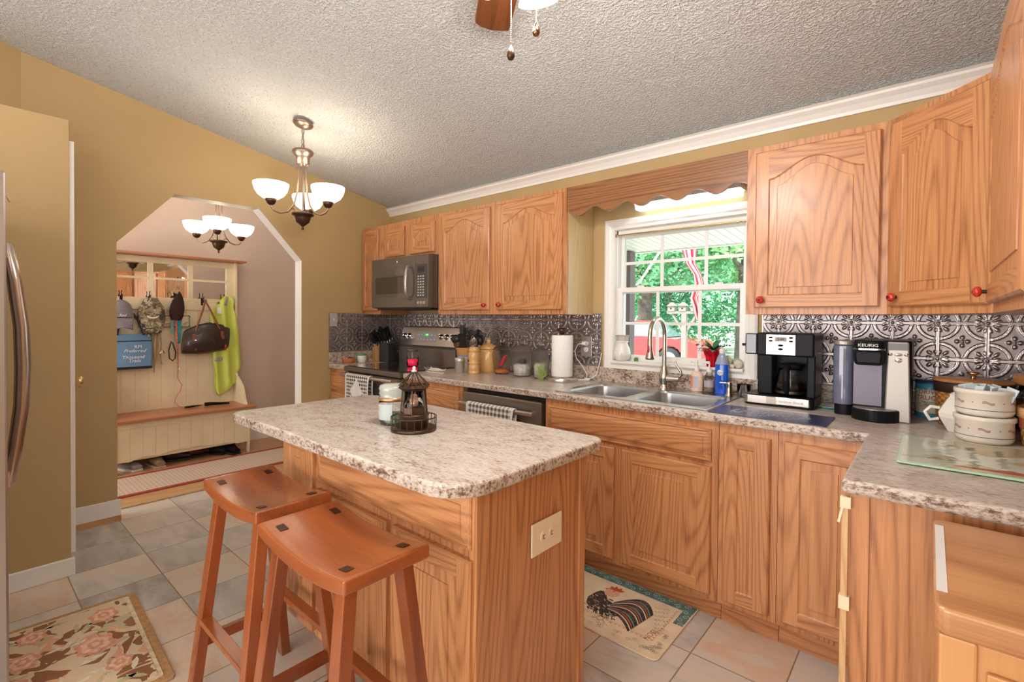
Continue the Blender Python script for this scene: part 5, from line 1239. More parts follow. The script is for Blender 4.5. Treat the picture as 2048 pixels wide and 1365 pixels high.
# woven baskets
def weave(name, col, cell=.011):
    m, n, l, b = newmat(name)
    tc = n.new('ShaderNodeTexCoord'); sp = n.new('ShaderNodeSeparateXYZ'); l.new(tc.outputs['Object'], sp.inputs[0])
    an = math_(n, l, 'ARCTAN2', sp.outputs[1], sp.outputs[0])
    rz_ = math_(n, l, 'DIVIDE', sp.outputs[2], cell); row = math_(n, l, 'FLOOR', rz_)
    ph = math_(n, l, 'MULTIPLY', math_(n, l, 'MODULO', row, 2), PI)
    w = math_(n, l, 'SINE', math_(n, l, 'ADD', math_(n, l, 'MULTIPLY', an, 18), ph))
    fz = math_(n, l, 'FRACT', rz_); ed = math_(n, l, 'MULTIPLY', math_(n, l, 'MULTIPLY', fz, math_(n, l, 'SUBTRACT', 1, fz)), 4)
    h = math_(n, l, 'MULTIPLY', math_(n, l, 'MULTIPLY_ADD', w, .5, .5), math_(n, l, 'POWER', ed, .4))
    t_ = n.new('ShaderNodeTexNoise'); t_.inputs['Scale'].default_value = 30; l.new(tc.outputs['Object'], t_.inputs['Vector'])
    f = math_(n, l, 'ADD', math_(n, l, 'MULTIPLY', h, .6), math_(n, l, 'MULTIPLY', t_.outputs[0], .5))
    r = ramp(n, [(.1, tuple(c*.25 for c in col)), (.45, tuple(c*.75 for c in col)), (.9, tuple(min(1, c*1.15) for c in col))]); l.new(f, r.inputs[0]); l.new(r.outputs[0], b.inputs['Base Color']); b.inputs['Roughness'].default_value = .5
    bp = n.new('ShaderNodeBump'); bp.inputs['Distance'].default_value = .003; bp.inputs['Strength'].default_value = 1; l.new(h, bp.inputs['Height']); l.new(bp.outputs[0], b.inputs['Normal'])
    return m
WV = weave('woven_splint', (.50, .22, .06)); WV2 = weave('woven_splint_light', (.74, .40, .16), .016)
LIDW = wood('lid_wood', (.50, .22, .08), (.30, .11, .03), 'X', cyc=4, contrast=.6)
t = thing('lidded_basket', 'round woven basket with dark band and wooden lid with brass knob', 'basket', (4.052, -.190, ZK))
MB().lathe([(.098, 0), (.104, .004), (.110, .132), (.106, .134), (.1, .01), (0, .008)], n=48).build('basket_body', WV, t)
MB().lathe([(.111, .128), (.114, .130), (.115, .165), (.111, .168), (.108, .166), (.108, .13), (.111, .128)], n=48, caps=False).build('dark_band', mat('dark_basket_band', (.035, .02, .014), .4), t)
l_ = MB().lathe([(0, .168), (.117, .168), (.119, .173), (.117, .179), (0, .181)], n=48).build('lid', LIDW, t); MB().lathe([(.014, .180), (.007, .184), (.007, .192), (.018, .200), (.020, .205), (.012, .208), (0, .208)]).build('lid_knob', BRASS, l_)
MB().tube([(-.035, -.106, .07), (-.035, -.116, .085), (-.034, -.116, .11)], .004, 6).build('strap', mat('leather_strap', (.60, .40, .20), .6), t)
t = thing('glass_jar', 'squat glass jar of wafers with a wooden lid at the right-hand wall', 'jar', (4.262, -.185, ZK))
MB().lathe([(.092, 0), (.100, .008), (.102, .12), (.092, .145), (.088, .17), (.086, .17), (.089, .145), (.098, .12), (.096, .012), (0, .008)], n=40).build('jar_body', GLASS, t)
MB().lathe([(0, .010), (.09, .011), (.092, .10), (0, .105)]).build('contents', mat('wafers', (.66, .46, .26), .7, noise=.35, nscale=35), t)
MB().lathe([(0, .171), (.100, .171), (.103, .178), (.103, .200), (.098, .208), (0, .210)], n=40).build('lid', LIDW, t)
t = thing('red_cup', 'small red flared cup standing on the wooden jar lid', 'cup', (4.246, -.195, ZK+.2105))
MB().lathe([(.020, 0), (.023, .002), (.031, .050), (.034, .052), (.034, .056), (.030, .056), (.021, .004), (0, .003)]).build('cup_body', mat('bright_red', (.80, .02, .015), .25), t)
t = thing('basket', 'small light woven basket with leather tabs at the right picture edge', 'basket', (4.250, -.480, ZK))
MB().lathe([(.088, 0), (.094, .004), (.104, .100), (.100, .102), (.09, .01), (0, .008)], n=48).build('basket_body', WV2, t); MB().lathe([(.105, .092), (.109, .094), (.110, .122), (.106, .126), (.10, .124), (.103, .094)], n=48, caps=False).build('rim', wood('rim_wood', (.74, .45, .2), (.5, .25, .09), 'X', cyc=3), t)
MB().obox((-.098, -.035, .082), (.004, .012, .022), Matrix.Rotation(.3, 3, 'Z')).build('leather_tab', mat('red_leather', (.30, .07, .03), .5), t, bevel=.002)
# white jug
t = thing('white_jug', 'white faceted ceramic jug with looped handle behind the stacked crocks', 'jug', (4.018, -.375, ZK))
MB().lathe([(.040, 0), (.044, .004), (.070, .055), (.072, .070), (.046, .118), (.036, .132), (.034, .132), (.044, .116), (.066, .07), (.04, .008), (0, .006)], n=8, smooth=False, rot=.39).build('jug_body', WHITEC, t, bevel=.003)
MB().lathe([(.038, .130), (.040, .136), (.020, .150), (.008, .154), (.010, .162), (0, .168)], n=8, smooth=False, rot=.39).build('lid', WHITEC, t)
MB().tube([(-.064, -.02, .085), (-.088, -.03, .088), (-.104, -.036, .068), (-.090, -.03, .040), (-.066, -.02, .045)], .006, 8).build('handle', WHITEC, t)
# stacked crocks
def crock(label, z, x=4.066, y=-.492, top=False):
    t = thing('stacking_crock', label, 'crock', (x, y, z), 0, 'stacked cream crocks')
    R = .0745; H_ = .088
    MB().lathe([(.062, 0), (.070, .006), (R-.001, .014), (R-.001, H_-.018), (R+.004, H_-.014), (R+.004, H_-.002), (R, H_), (R-.005, H_), (R-.006, .014), (.06, .008), (0, .007)], n=48).build('crock_body', CERAM, t)
    m_ = MB(); m_.lathe([(R-.0004, .0215), (R, .0225), (R-.0004, .0235)], n=48, caps=False, m=0); rr = R-.0003
    def arc(a0, a1, z0, z1, wob, w, m):
        n_ = 14; pts = []
        for i in range(n_+1):
            a = a0+(a1-a0)*i/n_; zc2 = z0+(z1-z0)*i/n_+wob*math.sin(i/n_*2*PI); pts.append((a, zc2))
        for (a, b), (c, d) in zip(pts[:-1], pts[1:]):
            m_.face([(rr*math.cos(a), rr*math.sin(a), b-w/2), (rr*math.cos(c), rr*math.sin(c), d-w/2), (rr*math.cos(c), rr*math.sin(c), d+w/2), (rr*math.cos(a), rr*math.sin(a), b+w/2)], m)
    for k in range(6):
        a = -PI/2-.05+k*PI/3+.12*(1 if top else 0)
        arc(a-.20, a+.20, .0495, .0475, .0025, .0022, 1); arc(a-.20, a+.20, .0455, .0435, .0025, .0018, 0)
        b = a+PI/6; 
        for q in range(5):
            q0 = 2*PI*q/5+PI/2; da = .036; dz = .0028
            m_.face([(rr*math.cos(b+da*math.cos(q0)*1.6/1.6), rr*math.sin(b+da*math.cos(q0)), .047+dz*1.2*math.sin(q0)), (rr*math.cos(b+.013*math.cos(q0+.63)), rr*math.sin(b+.013*math.cos(q0+.63)), .047+.001*math.sin(q0+.63)), (rr*math.cos(b), rr*math.sin(b), .047), (rr*math.cos(b+.013*math.cos(q0-.63)), rr*math.sin(b+.013*math.cos(q0-.63)), .047+.001*math.sin(q0-.63))], 0)
    m_.build('star_and_ribbon_print', [GREY, mat('dull_red_print', (.45, .07, .05), .4)], t); return t
crock('cream crock with stars and red ribbons, lower of the stacked pair', ZK); crock('cream crock holding sugar packets, upper of the stacked pair', ZK+.0885, top=True)
pk = mat('pale_blue_packet', (.70, .80, .86), .6); pk2 = mat('white_packet', (.86, .86, .86), .6); rg = random.Random(8); src = None
for k in range(16):
    a = k*.8; r_ = .012+.0027*k
    if src is None: o = MB().box(-.019, .019, -.0012, .0012, 0, .058).build('sugar_packet', pk, None, bevel=.0005); src = o
    else: o = src.copy(); sc.collection.objects.link(o)
    o.location = (4.066+r_*math.cos(a), -.492+r_*math.sin(a), ZK+.0885+.042); o.rotation_euler = (rg.uniform(-.35, .35), rg.uniform(-.35, .35), rg.uniform(0, 3))
    tag(o, 'pale paper sugar packet standing in the upper cream crock', 'packet', 'sugar packets in the upper crock')
# cutting board
t = thing('glass_cutting_board', 'pale green printed glass cutting board on the peninsula counter', 'cutting board', (3.858, -1.020, ZK))
m_ = rugmat('board_print', [(.0, (.50, .42, .24)), (.40, (.60, .62, .46)), (.46, (.66, .72, .60)), (.62, (.64, .70, .56)), (.70, (.58, .50, .30)), (.78, (.40, .30, .16))], 5, .6, 0); m_.node_tree.nodes['Principled BSDF'].inputs['Roughness'].default_value = .12
MB().prism(rrect(0, .44, 0, .41, .012), .002, .0075).build('glass_slab', mat('green_edge_glass', (.45, .70, .50), .1), t, bevel=.001); MB().prism(rrect(.008, .432, .008, .402, .010), .0075, .0082).build('printed_scene', m_, t)
ink = mat('grey_green_ink', (.22, .24, .17), .4); m_ = MB(); rg = random.Random(2)
for r_, (x, ws) in enumerate(((.115, (.16, .09)), (.165, (.05, .10, .11)), (.225, (.09, .13)))):
    y = .33
    for w_ in ws:
        pts = [(x+.010*math.sin(i*1.9)+.004*math.sin(i*.7), y-w_*i/26) for i in range(27)]; stroke(m_, pts, .0022, 0, .0085); y -= w_+.02
for k in range(12):
    x0_, y0_ = rg.uniform(.02, .10), rg.uniform(.05, .36); stroke(m_, [(x0_, y0_), (x0_+.02, y0_+rg.uniform(-.02, .02)), (x0_+.04, y0_+rg.uniform(-.03, .03))], .0014, 1, .0085)
    x0_ += .27; stroke(m_, [(x0_, y0_), (x0_+.02, y0_+rg.uniform(-.02, .02)), (x0_+.05, y0_+rg.uniform(-.03, .03))], .0014, 1, .0085)
m_.face([(.10, .045, .0085), (.20, .058, .0085), (.235, .075, .0085), (.255, .058, .0085), (.31, .050, .0085), (.315, .035, .0085), (.24, .036, .0085), (.16, .038, .0085)], 2)
m_.build('verse_lettering', [ink, mat('twig_brown', (.25, .15, .06), .5), mat('red_ribbon_print', (.50, .10, .07), .4)], t)
# ---------------------------------------------------------------- window sill things
ZS = 1.0565
t = thing('wax_warmer', 'white ceramic wax warmer with teardrop openings on the window sill', 'wax warmer', (2.470, -.016, ZS))
MB().lathe([(.034, 0), (.046, .012), (.052, .045), (.048, .075), (.036, .100), (.032, .112), (.038, .118), (.040, .124), (.034, .122)], n=32).build('warmer_body', WHITEC, t)
MB().lathe([(.036, .122), (.040, .126), (.041, .150), (.046, .158), (.043, .160), (.036, .152), (0, .148)], n=8, smooth=False).build('wax_dish', mat('greige_dish', (.50, .46, .42), .3), t)
m_ = MB()
for k in range(4):
    a = -PI/2+.6-k*PI/2.6; r_ = lambda z: .0535-.6*max(0, z-.05)**1.15*1.6
    for q, w_ in ((1, .0016), (.6, .0012)):
        pts = []
        for i in range(21):
            s = 2*PI*i/20; hx = .017*q*math.sin(s)*(.6+.4*-math.cos(s)*-1 if False else .75-.25*math.cos(s)*-1); hz = .045+.035*q*-math.cos(s); pts.append((hx, hz))
        m_.tube([(r_(z)*math.cos(a+x/.05), r_(z)*math.sin(a+x/.05), z) for x, z in pts], w_, 5)
m_.build('teardrop_relief', WHITEC, t)
t = thing('green_bottle_cap', 'small green lump on the window sill beside the wax warmer', 'trinket', (2.552, .008, ZS))
MB().lathe([(.012, 0), (.013, .01), (.010, .022), (0, .024)]).build('body', mat('moss_green', (.12, .20, .05), .5), t)
t = thing('potted_plant', 'leafy green plant in red foil wrap on the window sill', 'potted plant', (3.020, -.010, ZS))
m_ = MB(); foil = mat('red_foil', (.70, .01, .03), .18, .6, noise=.4, nscale=40)
def foilf(u, v):
    a = 2*PI*u; r = .028+.012*v+.010*v**4+.0035*math.sin(a*11)*(.3+v)+.002*math.sin(a*23+v*9); return (r*math.cos(a), r*math.sin(a), .098*v+.004*math.sin(a*7)*v)
m_.grid(foilf, 96, 10); m_.build('foil_wrap', foil, t, solid=.0008); MB().lathe([(0, .08), (.036, .08), (.036, .088), (0, .090)]).build('soil', BLACKM, t)
def leafy(n, zc2, R, L_, W_, rg, droop=.3):
    mb = MB()
    for k in range(n):
        a = 2*PI*k/n*2.4+rg.uniform(-.3, .3); e = rg.uniform(.1, 1.2); l_ = L_*rg.uniform(.7, 1.2)
        b = Vector((.01*math.cos(a), .01*math.sin(a), zc2)); rows = []
        for i in range(6):
            s = i/5; out = l_*s*math.cos(e); zz = l_*s*math.sin(e)-droop*l_*s*s; w_ = W_*math.sin(PI*min(1, s*.9+.08))*(1 if s < 1 else 0)
            c = b+Vector((out*math.cos(a), out*math.sin(a), zz)); side = Vector((-math.sin(a), math.cos(a), 0))*w_; rows += [c-side, c+Vector((0, 0, -.15*w_)), c+side]
        fs = []
        for i in range(5):
            for j in range(2): fs.append((i*3+j, i*3+j+1, (i+1)*3+j+1, (i+1)*3+j))
        mb.add(rows, fs, 0, True)
    return mb
leafy(30, .095, 0, .085, .013, random.Random(4)).build('leaves', LEAF, t, normals=False)
m_ = MB(); rg = random.Random(9)
for _ in range(9):
    a = rg.uniform(0, 6.28); m_.tube([(.01*math.cos(a), .01*math.sin(a), .1), (.06*math.cos(a), .06*math.sin(a), .13+rg.uniform(-.03, .02)), (.09*math.cos(a), .09*math.sin(a), .12+rg.uniform(-.05, .03))], .0012, 5)
    m_.ell((.09*math.cos(a), .09*math.sin(a), .118), (.006, .006, .004), 8, 5)
m_.build('dark_sprigs', mat('dark_red_bract', (.14, .02, .04), .5), t)
ST = mat('pale_river_stone', (.66, .58, .44), .7, noise=.18, nscale=60, bump=.4, bscale=80); ST2 = mat('grey_river_stone', (.40, .42, .40), .7, noise=.2, nscale=60)
for lab, x, y, r, m in (('upright pale stone beside the foil-wrapped plant', 3.096, -.002, (.024, .016, .033), ST), ('small white stone between the two larger pale stones', 3.124, -.022, (.014, .012, .011), mat('white_stone', (.78, .75, .68), .7)),
                        ('long pale stone at the right end of the window sill', 3.151, -.008, (.024, .014, .022), ST), ('flat grey stone behind the pale stones', 3.135, .019, (.030, .010, .026), ST2)):
    o = MB().ell((0, 0, r[2]), r, 20, 12).build('stone', m, None, loc=(x, y, ZS)); tag(o, lab, 'stone', 'stones on the window sill')
# ---------------------------------------------------------------- island things
ZI = .915
t = thing('metal_lantern', 'bronze lighthouse-shaped tea light lantern on the island', 'lantern', (2.545, -1.685, ZI))
LB = mat('lantern_bronze', (.085, .05, .03), .35, .8)
MB().lathe([(0, 0), (.078, 0), (.080, .003), (.080, .010), (.077, .012), (0, .012)], n=48).build('base_tray', LB, t)
MB().lathe([(.050, .012), (.052, .014), (.052, .052), (.055, .056), (.053, .060), (0, .061)], n=40).build('lower_drum', LB, t)
MB().lathe([(.041, .061), (.041, .082), (.038, .083), (.037, .066), (0, .064)], n=8, smooth=False).build('upper_drum', LB, t)
m_ = MB()
for k in range(20):
    a = 2*PI*k/20; m_.cyl((.078*math.cos(a), .078*math.sin(a), .010), (.079*math.cos(a), .079*math.sin(a), .048), .0012, n=6)
m_.tube([(.079*math.cos(2*PI*i/48), .079*math.sin(2*PI*i/48), .048) for i in range(48)], .0022, 6, closed=True); m_.build('gallery_rail', LB, t)
for k in range(6):
    a = 2*PI*k/6+.26; MB().cyl((.050*math.cos(a), .050*math.sin(a), .058), (.042*math.cos(a), .042*math.sin(a), .150), .0026, n=8).build('post', LB, t)
MB().lathe([(.036, .083), (.034, .148), (.0335, .148), (.0355, .083)], n=32, caps=False).build('glass_chimney', GLASS, t)
MB().lathe([(.040, .140), (.042, .142), (.058, .152), (.052, .162), (.050, .161), (.040, .153)], n=6, smooth=False, caps=False, rot=.26).build('eaves', LB, t)
for k in range(12):
    a = 2*PI*k/12; MB().cyl((.054*math.cos(a), .054*math.sin(a), .158), (.006*math.cos(a), .006*math.sin(a), .208), .0016, n=6).build('roof_rib', LB, t)
MB().lathe([(0, .204), (.009, .205), (.010, .210), (.005, .214), (.007, .220), (.004, .225), (0, .226)]).build('finial', mat('pale_finial', (.62, .56, .52), .4, .3), t)
MB().lathe([(0, .084), (.016, .084), (.016, .098), (0, .099)]).build('tea_light', mat('copper_tealight', (.72, .42, .30), .3, .6), t)
t = thing('jar_candle', 'glass jar candle with glass lid behind the lantern on the island', 'candle', (2.400, -1.672, ZI))
MB().lathe([(.046, 0), (.050, .005), (.051, .082), (.049, .090), (.047, .090), (.048, .082), (.047, .006), (0, .005)], n=40).build('glass_jar', GLASS, t)
MB().lathe([(0, .006), (.046, .007), (.046, .030), (0, .031)]).build('wax', mat('sage_wax', (.42, .56, .46), .5), t)
m_ = MB()
for i in range(14):
    a0_ = -PI/2-.9+i*.13; a1_ = a0_+.13; m_.face([(.0515*math.cos(a0_), .0515*math.sin(a0_), .020), (.0515*math.cos(a1_), .0515*math.sin(a1_), .020), (.0515*math.cos(a1_), .0515*math.sin(a1_), .078), (.0515*math.cos(a0_), .0515*math.sin(a0_), .078)], 0 if i > 4 else 1)
m_.build('label', [mat('pale_paper_label', (.48, .54, .54), .6), mat('printed_label', (.52, .42, .34), .6, noise=.5, nscale=70)], t)
l_ = MB().lathe([(.052, .090), (.053, .093), (.053, .099), (.050, .101)], n=40, caps=False).build('copper_ring', mat('copper_ring', (.60, .32, .16), .3, .8), t)
MB().lathe([(.048, .1), (.044, .104), (.050, .115), (.047, .124), (.051, .133), (.046, .144), (.030, .151), (0, .152)], n=40).build('glass_lid', mat('milky_glass', (.60, .63, .57), .12, trans=.35, coat=.6), t)
# ---------------------------------------------------------------- hall bench (hall tree)
def wb(mb, name, m, t, **k):
    L = t.location; mb.v = [(x-L[0], y-L[1], z-L[2]) for x, y, z in mb.v]; return mb.build(name, m, t, **k)
t = thing('hall_bench', 'cream panelled hall bench with mirror, coat hooks and red-brown seat', 'bench', (-1.25, -1.39, .0045))
BY0, BY1 = -1.905, -.868
def beaded(y0, y1, zf, z1, x, th, pitch=.088):
    mb = MB(); y = y0
    while y < y1-.001:
        ye = min(y+pitch, y1); g = .0022
        a = [(x, y, 0), (x, y+g, 1), (x, ye-g, 1), (x, ye, 0)]
        for (xa, ya, fa), (xb, yb, fb) in zip(a[:-1], a[1:]):
            for s in range(4 if fa and fb else 1):
                n_ = 4 if fa and fb else 1; p = ya+(yb-ya)*s/n_; q = ya+(yb-ya)*(s+1)/n_
                X1 = x-(0 if fa else .003); X2 = x-(0 if fb else .003)
                mb.face([(X1, p, zf(p)), (X2, q, zf(q)), (X2, q, z1), (X1, p, z1)])
                mb.face([(X1-th, p, zf(p)), (X2-th, q, zf(q)), (X2, q, zf(q)), (X1, p, zf(p))])
        y = ye
    mb.face([(x-th, y0, zf(y0)), (x-th, y1, zf(y1)), (x-th, y1, z1), (x-th, y0, z1)]); return mb
def scal(y):
    u = abs((y-(BY0+BY1)/2)/((BY1-BY0)/2)); return .085+.055*(1-u)**.8*0+.045*max(0, 1-u)**.7+.016*abs(math.sin(u*PI*2.5))
wb(beaded(BY0+.02, BY1-.022, scal, .38, -1.062, .014), 'front_panel', CREAM, t, normals=False)
wb(MB().box(-1.08, -1.056, BY0+.02, BY1-.022, .375, .434), 'front_rail', CREAM, t, bevel=.002)
wb(MB().box(-1.465, -1.0, BY0-.03, BY1+.04, .434, .456), 'seat', SEATW, t, bevel=.005)
wb(beaded(BY0+.02, BY1-.022, lambda y: .456, 1.38, -1.432, .012, .098), 'back_panel', CREAM, t, normals=False)
wb(MB().box(-1.445, -1.418, BY0+.02, BY1-.022, 1.372, 1.482), 'hook_rail', CREAM, t, bevel=.003)
wb(MB().box(-1.445, -1.418, BY0+.02, BY1-.022, 1.795, 1.852), 'top_rail', CREAM, t, bevel=.003)
mf = MB(); mf.box(-1.445, -1.418, -.952, BY1-.022, 1.482, 1.795)
for y in (-1.575, -1.262): mf.box(-1.440, -1.420, y-.019, y+.019, 1.482, 1.795)
for a, b in ((BY0+.02, -1.594), (-1.556, -1.281), (-1.243, -.952)): mf.box(-1.438, -1.421, a, b, 1.647, 1.667)
wb(mf, 'mirror_frame', CREAM, t)
wb(MB().box(-1.445, -1.436, BY0+.02, -.952, 1.482, 1.795), 'mirror', MIRROR, t)
wb(MB().box(-1.47, -1.30, BY0-.05, BY1+.065, 1.853, 1.872), 'top_shelf', SEATW, t, bevel=.004)
side = [(-1.47, 0), (-1.38, 0), (-1.36, .09), (-1.13, .09), (-1.11, .0), (-1.062, 0), (-1.050, .10), (-1.050, .432), (-1.10, .456), (-1.135, .50), (-1.165, .57), (-1.20, .63), (-1.27, .68), (-1.345, .72), (-1.37, .80), (-1.37, 1.852), (-1.47, 1.852)]
for y in (BY0, BY1-.022): wb(MB().prism(side, y, y+.021, 'xz'), 'side_board', CREAM, t, bevel=.002)
HK = mat('black_iron_hook', (.02, .018, .018), .4, .5)
for y in (-1.79, -1.59, -1.39, -1.17, -.985):
    wb(MB().tube([(-1.418, y, 1.44), (-1.40, y, 1.44), (-1.375, y, 1.45), (-1.362, y, 1.50)], .004, 6).tube([(-1.414, y, 1.465), (-1.40, y, 1.49), (-1.385, y, 1.535)], .0035, 6).box(-1.420, -1.414, y-.008, y+.008, 1.42, 1.49), 'coat_hook', HK, t)
# hanging things
def loft(mb, rings, m=0, cap=True):
    n = len(rings[0]); vs = [p for r in rings for p in r]
    mb.add(vs, [(j*n+i, j*n+(i+1) % n, (j+1)*n+(i+1) % n, (j+1)*n+i) for j in range(len(rings)-1) for i in range(n)], m, True)
    if cap: mb.face(rings[0], m); mb.face(rings[-1], m)
    return mb
t = thing('baseball_cap', 'grey baseball cap hanging leftmost on the bench hooks', 'cap', (-1.36, -1.805, 1.21))
CAPM = mat('heather_grey_cloth', (.22, .20, .23), .9, noise=.3, nscale=160)
rs = []
for i in range(9):
    s = i/8; z = .080+.150*math.sin(s*PI/2); r = .092*math.cos(s*PI/2)**.7+.002; rs.append([(r*.62*math.cos(a)+.012, r*math.sin(a), z+.012*math.cos(a)) for a in [2*PI*k/20 for k in range(20)]])
loft(MB(), rs).build('crown', CAPM, t)
MB().grid(lambda u, v: (.055+.050*v*(1-.4*(2*u-1)**2)+.01, (u-.5)*.16*(1-.12*v), .082-.085*v-.02*(2*u-1)**2*v), 16, 8).build('brim', CAPM, t, solid=.004)
text('cap_lettering', 'Sed', .034, WPLAST, t, (.0775, .0, .105), (PI/2-.15, 0, PI/2), shear=.4)
CAMO = rugmat('camouflage_cloth', [(.0, (.10, .08, .05)), (.42, (.30, .24, .15)), (.50, (.17, .14, .07)), (.58, (.42, .36, .25)), (.68, (.08, .06, .05))], 22, 1.0, .2)
t = thing('camouflage_cap', 'crumpled camouflage cap hanging second on the bench hooks', 'cap', (-1.36, -1.585, 1.16))
rs = []
for i in range(13):
    s = i/12; z = .315*s; r = (.072+.030*math.sin(PI*min(1, s*1.1))-.045*max(0, s-.75)*4*.6)
    rs.append([((r*.55+.006*math.sin(5*a+9*s))*math.cos(a), (r+.006*math.sin(7*a+6*s))*math.sin(a), z) for a in [2*PI*k/28 for k in range(28)]])
loft(MB(), rs).build('crown', CAMO, t); MB().grid(lambda u, v: (.045+.030*math.sin(v*2.4), (u-.5)*.13*(1-.3*v), .10-.10*v), 12, 8).build('brim', CAMO, t, solid=.004)
MB().grid(lambda u, v: (.062+.002*math.sin(u*6), (u-.5)*.085, .125+.016*v+.018*(2*u-1)**2), 10, 2).build('pale_logo', mat('pale_logo', (.72, .64, .56), .7), t, solid=.002)
t = thing('bell_strap', 'tan leather strap with brass bells hanging below the camouflage cap', 'strap', (-1.37, -1.545, .86))
for pts in ([(0, 0, .33), (.01, -.012, .20), (0, -.012, .08), (0, -.02, -.06)], [(0, .012, .33), (.01, .026, .20), (.004, .02, .08), (0, .040, .01)]): MB().tube(pts, [.012, .011, .010, .006], 6).build('strap', mat('tan_leather', (.36, .24, .14), .6) if 'tan_leather' not in bpy.data.materials else bpy.data.materials['tan_leather'], t)
for y, z in ((-.055, .27), (.035, .115)): MB().lathe([(.024, 0), (.022, .006), (.014, .022), (.006, .034), (0, .035)], c=(.022, y, z)).build('bell', mat('old_brass', (.42, .32, .20), .35, .9), t)
t = thing('tote_bag', 'light blue tote bag with white lettering hanging low at the left of the bench', 'bag', (-1.375, -1.74, .845))
BLU = mat('light_blue_nylon', (.14, .28, .46), .6, bump=.15, bscale=60); BKN = mat('black_nylon', (.015, .015, .02), .7)
rs = []
for i in range(11):
    s = i/10; z = .02+.285*s; w = .160+.006*math.sin(s*PI); d = .036*(1-.45*s); rs.append([(x, y, z) for x, y in [(a*1.0, b) for a, b in rrect(-d, d, -w, w, .02, 3)]])
loft(MB(), rs, 0, True).build('bag_body', BLU, t)
MB().prism(rrect(-.037, .037, -.161, .161, .02, 3), 0, .024).build('base', BKN, t, bevel=.004); MB().box(.022, .0275, -.158, .158, .243, .250).build('zip', BKN, t)
MB().tube([(.02, -.09, .30), (.03, -.07, .42), (.02, -.02, .52)], .011, 6).build('strap', BKN, t); MB().tube([(.02, .10, .30), (.03, .06, .42), (.02, 0, .52)], .011, 6).build('strap', BKN, t)
PW = mat('white_bag_print', (.85, .87, .90), .5)
text('bag_lettering', 'RPI', .040, PW, t, (.0345, .055, .195), RIGHTF); text('bag_lettering', 'Preferred', .040, PW, t, (.0350, .03, .160), RIGHTF, shear=.4); text('bag_lettering', 'Thousand', .040, PW, t, (.0375, .02, .105), RIGHTF, shear=.2); text('bag_lettering', 'Trails', .040, PW, t, (.0385, .03, .072), RIGHTF, shear=.2)

t = thing('knit_hat', 'dark brown furry hat hanging at the middle hook of the bench', 'hat', (-1.365, -1.392, 1.275))
rs = []
for i in range(13):
    s = i/12; z = .25*s; r = .066*math.sin(PI*(.12+.86*s))**.5; rs.append([(r*.55*math.cos(a), r*math.sin(a)*(1-.25*s)+.012*s, z+.02*math.sin(a)*s) for a in [2*PI*k/20 for k in range(20)]])
loft(MB(), rs).build('hat_body', mat('dark_brown_fur', (.035, .014, .010), .95, noise=.5, nscale=120, bump=1, bscale=220), t)
MB().tube([(.012, -.03, .225), (.015, -.038, .26), (.015, -.02, .272), (.012, -.008, .25)], .007, 6).build('ear_loop', mat('fur_lining', (.45, .36, .28), .9), t)
t = thing('dog_leash', 'turquoise lead hanging below the dark furry hat', 'leash', (-1.375, -1.385, 1.06))
MB().grid(lambda u, v: (.006+.004*math.sin(v*5), .010+.034*(u-.2)*(1-.55*(1-v)), .23*v), 4, 14).build('strap', mat('turquoise_web', (.01, .36, .48), .6), t, solid=.003); MB().grid(lambda u, v: (.004, -.048+.020*u+.004*math.sin(9*v), .09+.15*v), 3, 12).build('patterned_strap', mat('teal_pattern', (.20, .45, .44), .7, noise=.6, nscale=150), t, solid=.003)
t = thing('dog_leash', 'long thin red and white lead trailing from the hooks down to the bench seat', 'leash', (-1.360, -1.392, 1.0))
MB().tube([(0, -.002, .27), (.004, 0, .12), (.002, .008, -.02), (0, .010, -.16), (0, .006, -.26), (.012, .022, -.30), (.004, .040, -.33), (.002, .03, -.38), (0, -.012, -.45), (.004, -.016, -.49), (.03, .012, -.528), (.06, .05, -.535), (.08, .10, -.536), (.10, .14, -.536)], [.010, .009, .007, .005, .004, .003, .003, .003, .003, .003, .0035, .004, .004, .004], 6).build('cord', mat('red_white_braid', (.55, .14, .10), .6, noise=.8, nscale=110), t)
MB().tube([(.01, -.045, .08), (.012, -.065, .0), (.012, -.060, -.075), (.012, -.035, -.10), (.012, -.015, -.075), (.012, -.012, -.02), (.01, -.035, .07)], .0055, 6).build('hand_loop', BKN, t)
MB().tube([(.01, .0, -.12), (.012, .012, -.15), (.012, .020, -.185), (.012, .010, -.195), (.012, .004, -.17)], .003, 6).build('clasp', CHROME, t)
t = thing('hanging_sign', 'small cream sign with checked border and red script hanging behind the furry hat', 'sign', (-1.412, -1.398, 1.208))
MB().box(-.005, .005, -.128, .128, 0, .112).build('board', mat('cream_sign', (.74, .62, .46), .6), t)
m_ = MB()
for k in range(30):
    y = -.128+k*.256/30
    for z in ((.100, .106) if k % 2 else (.106, .112), (0, .006) if k % 2 else (.006, .012)): m_.face([(.0055, y, z[0]), (.0055, y+.256/30, z[0]), (.0055, y+.256/30, z[1]), (.0055, y, z[1])])
for k in range(12):
    z = .004+k*.0088
    for y in ((-.128, -.121) if k % 2 else (-.121, -.114), (.114, .121) if k % 2 else (.121, .128)): m_.face([(.0055, y[0], z), (.0055, y[1], z), (.0055, y[1], z+.0088), (.0055, y[0], z+.0088)])
m_.build('checked_border', BLACKM, t); RS = mat('red_script', (.35, .10, .06), .6)
text('sign_lettering', 'Sit', .045, RS, t, (.0062, -.075, .075), RIGHTF, shear=.3); text('sign_lettering', 'feet', .045, RS, t, (.0062, -.070, .033), RIGHTF, shear=.3); text('sign_lettering', 'd!', .045, RS, t, (.0062, .085, .035), RIGHTF, shear=.3)
MB().tube([(0, -.085, .112), (.003, -.03, .165), (.004, .0, .23), (.003, .03, .165), (0, .085, .112)], .0012, 5).build('wire_hanger', BLACKM, t)
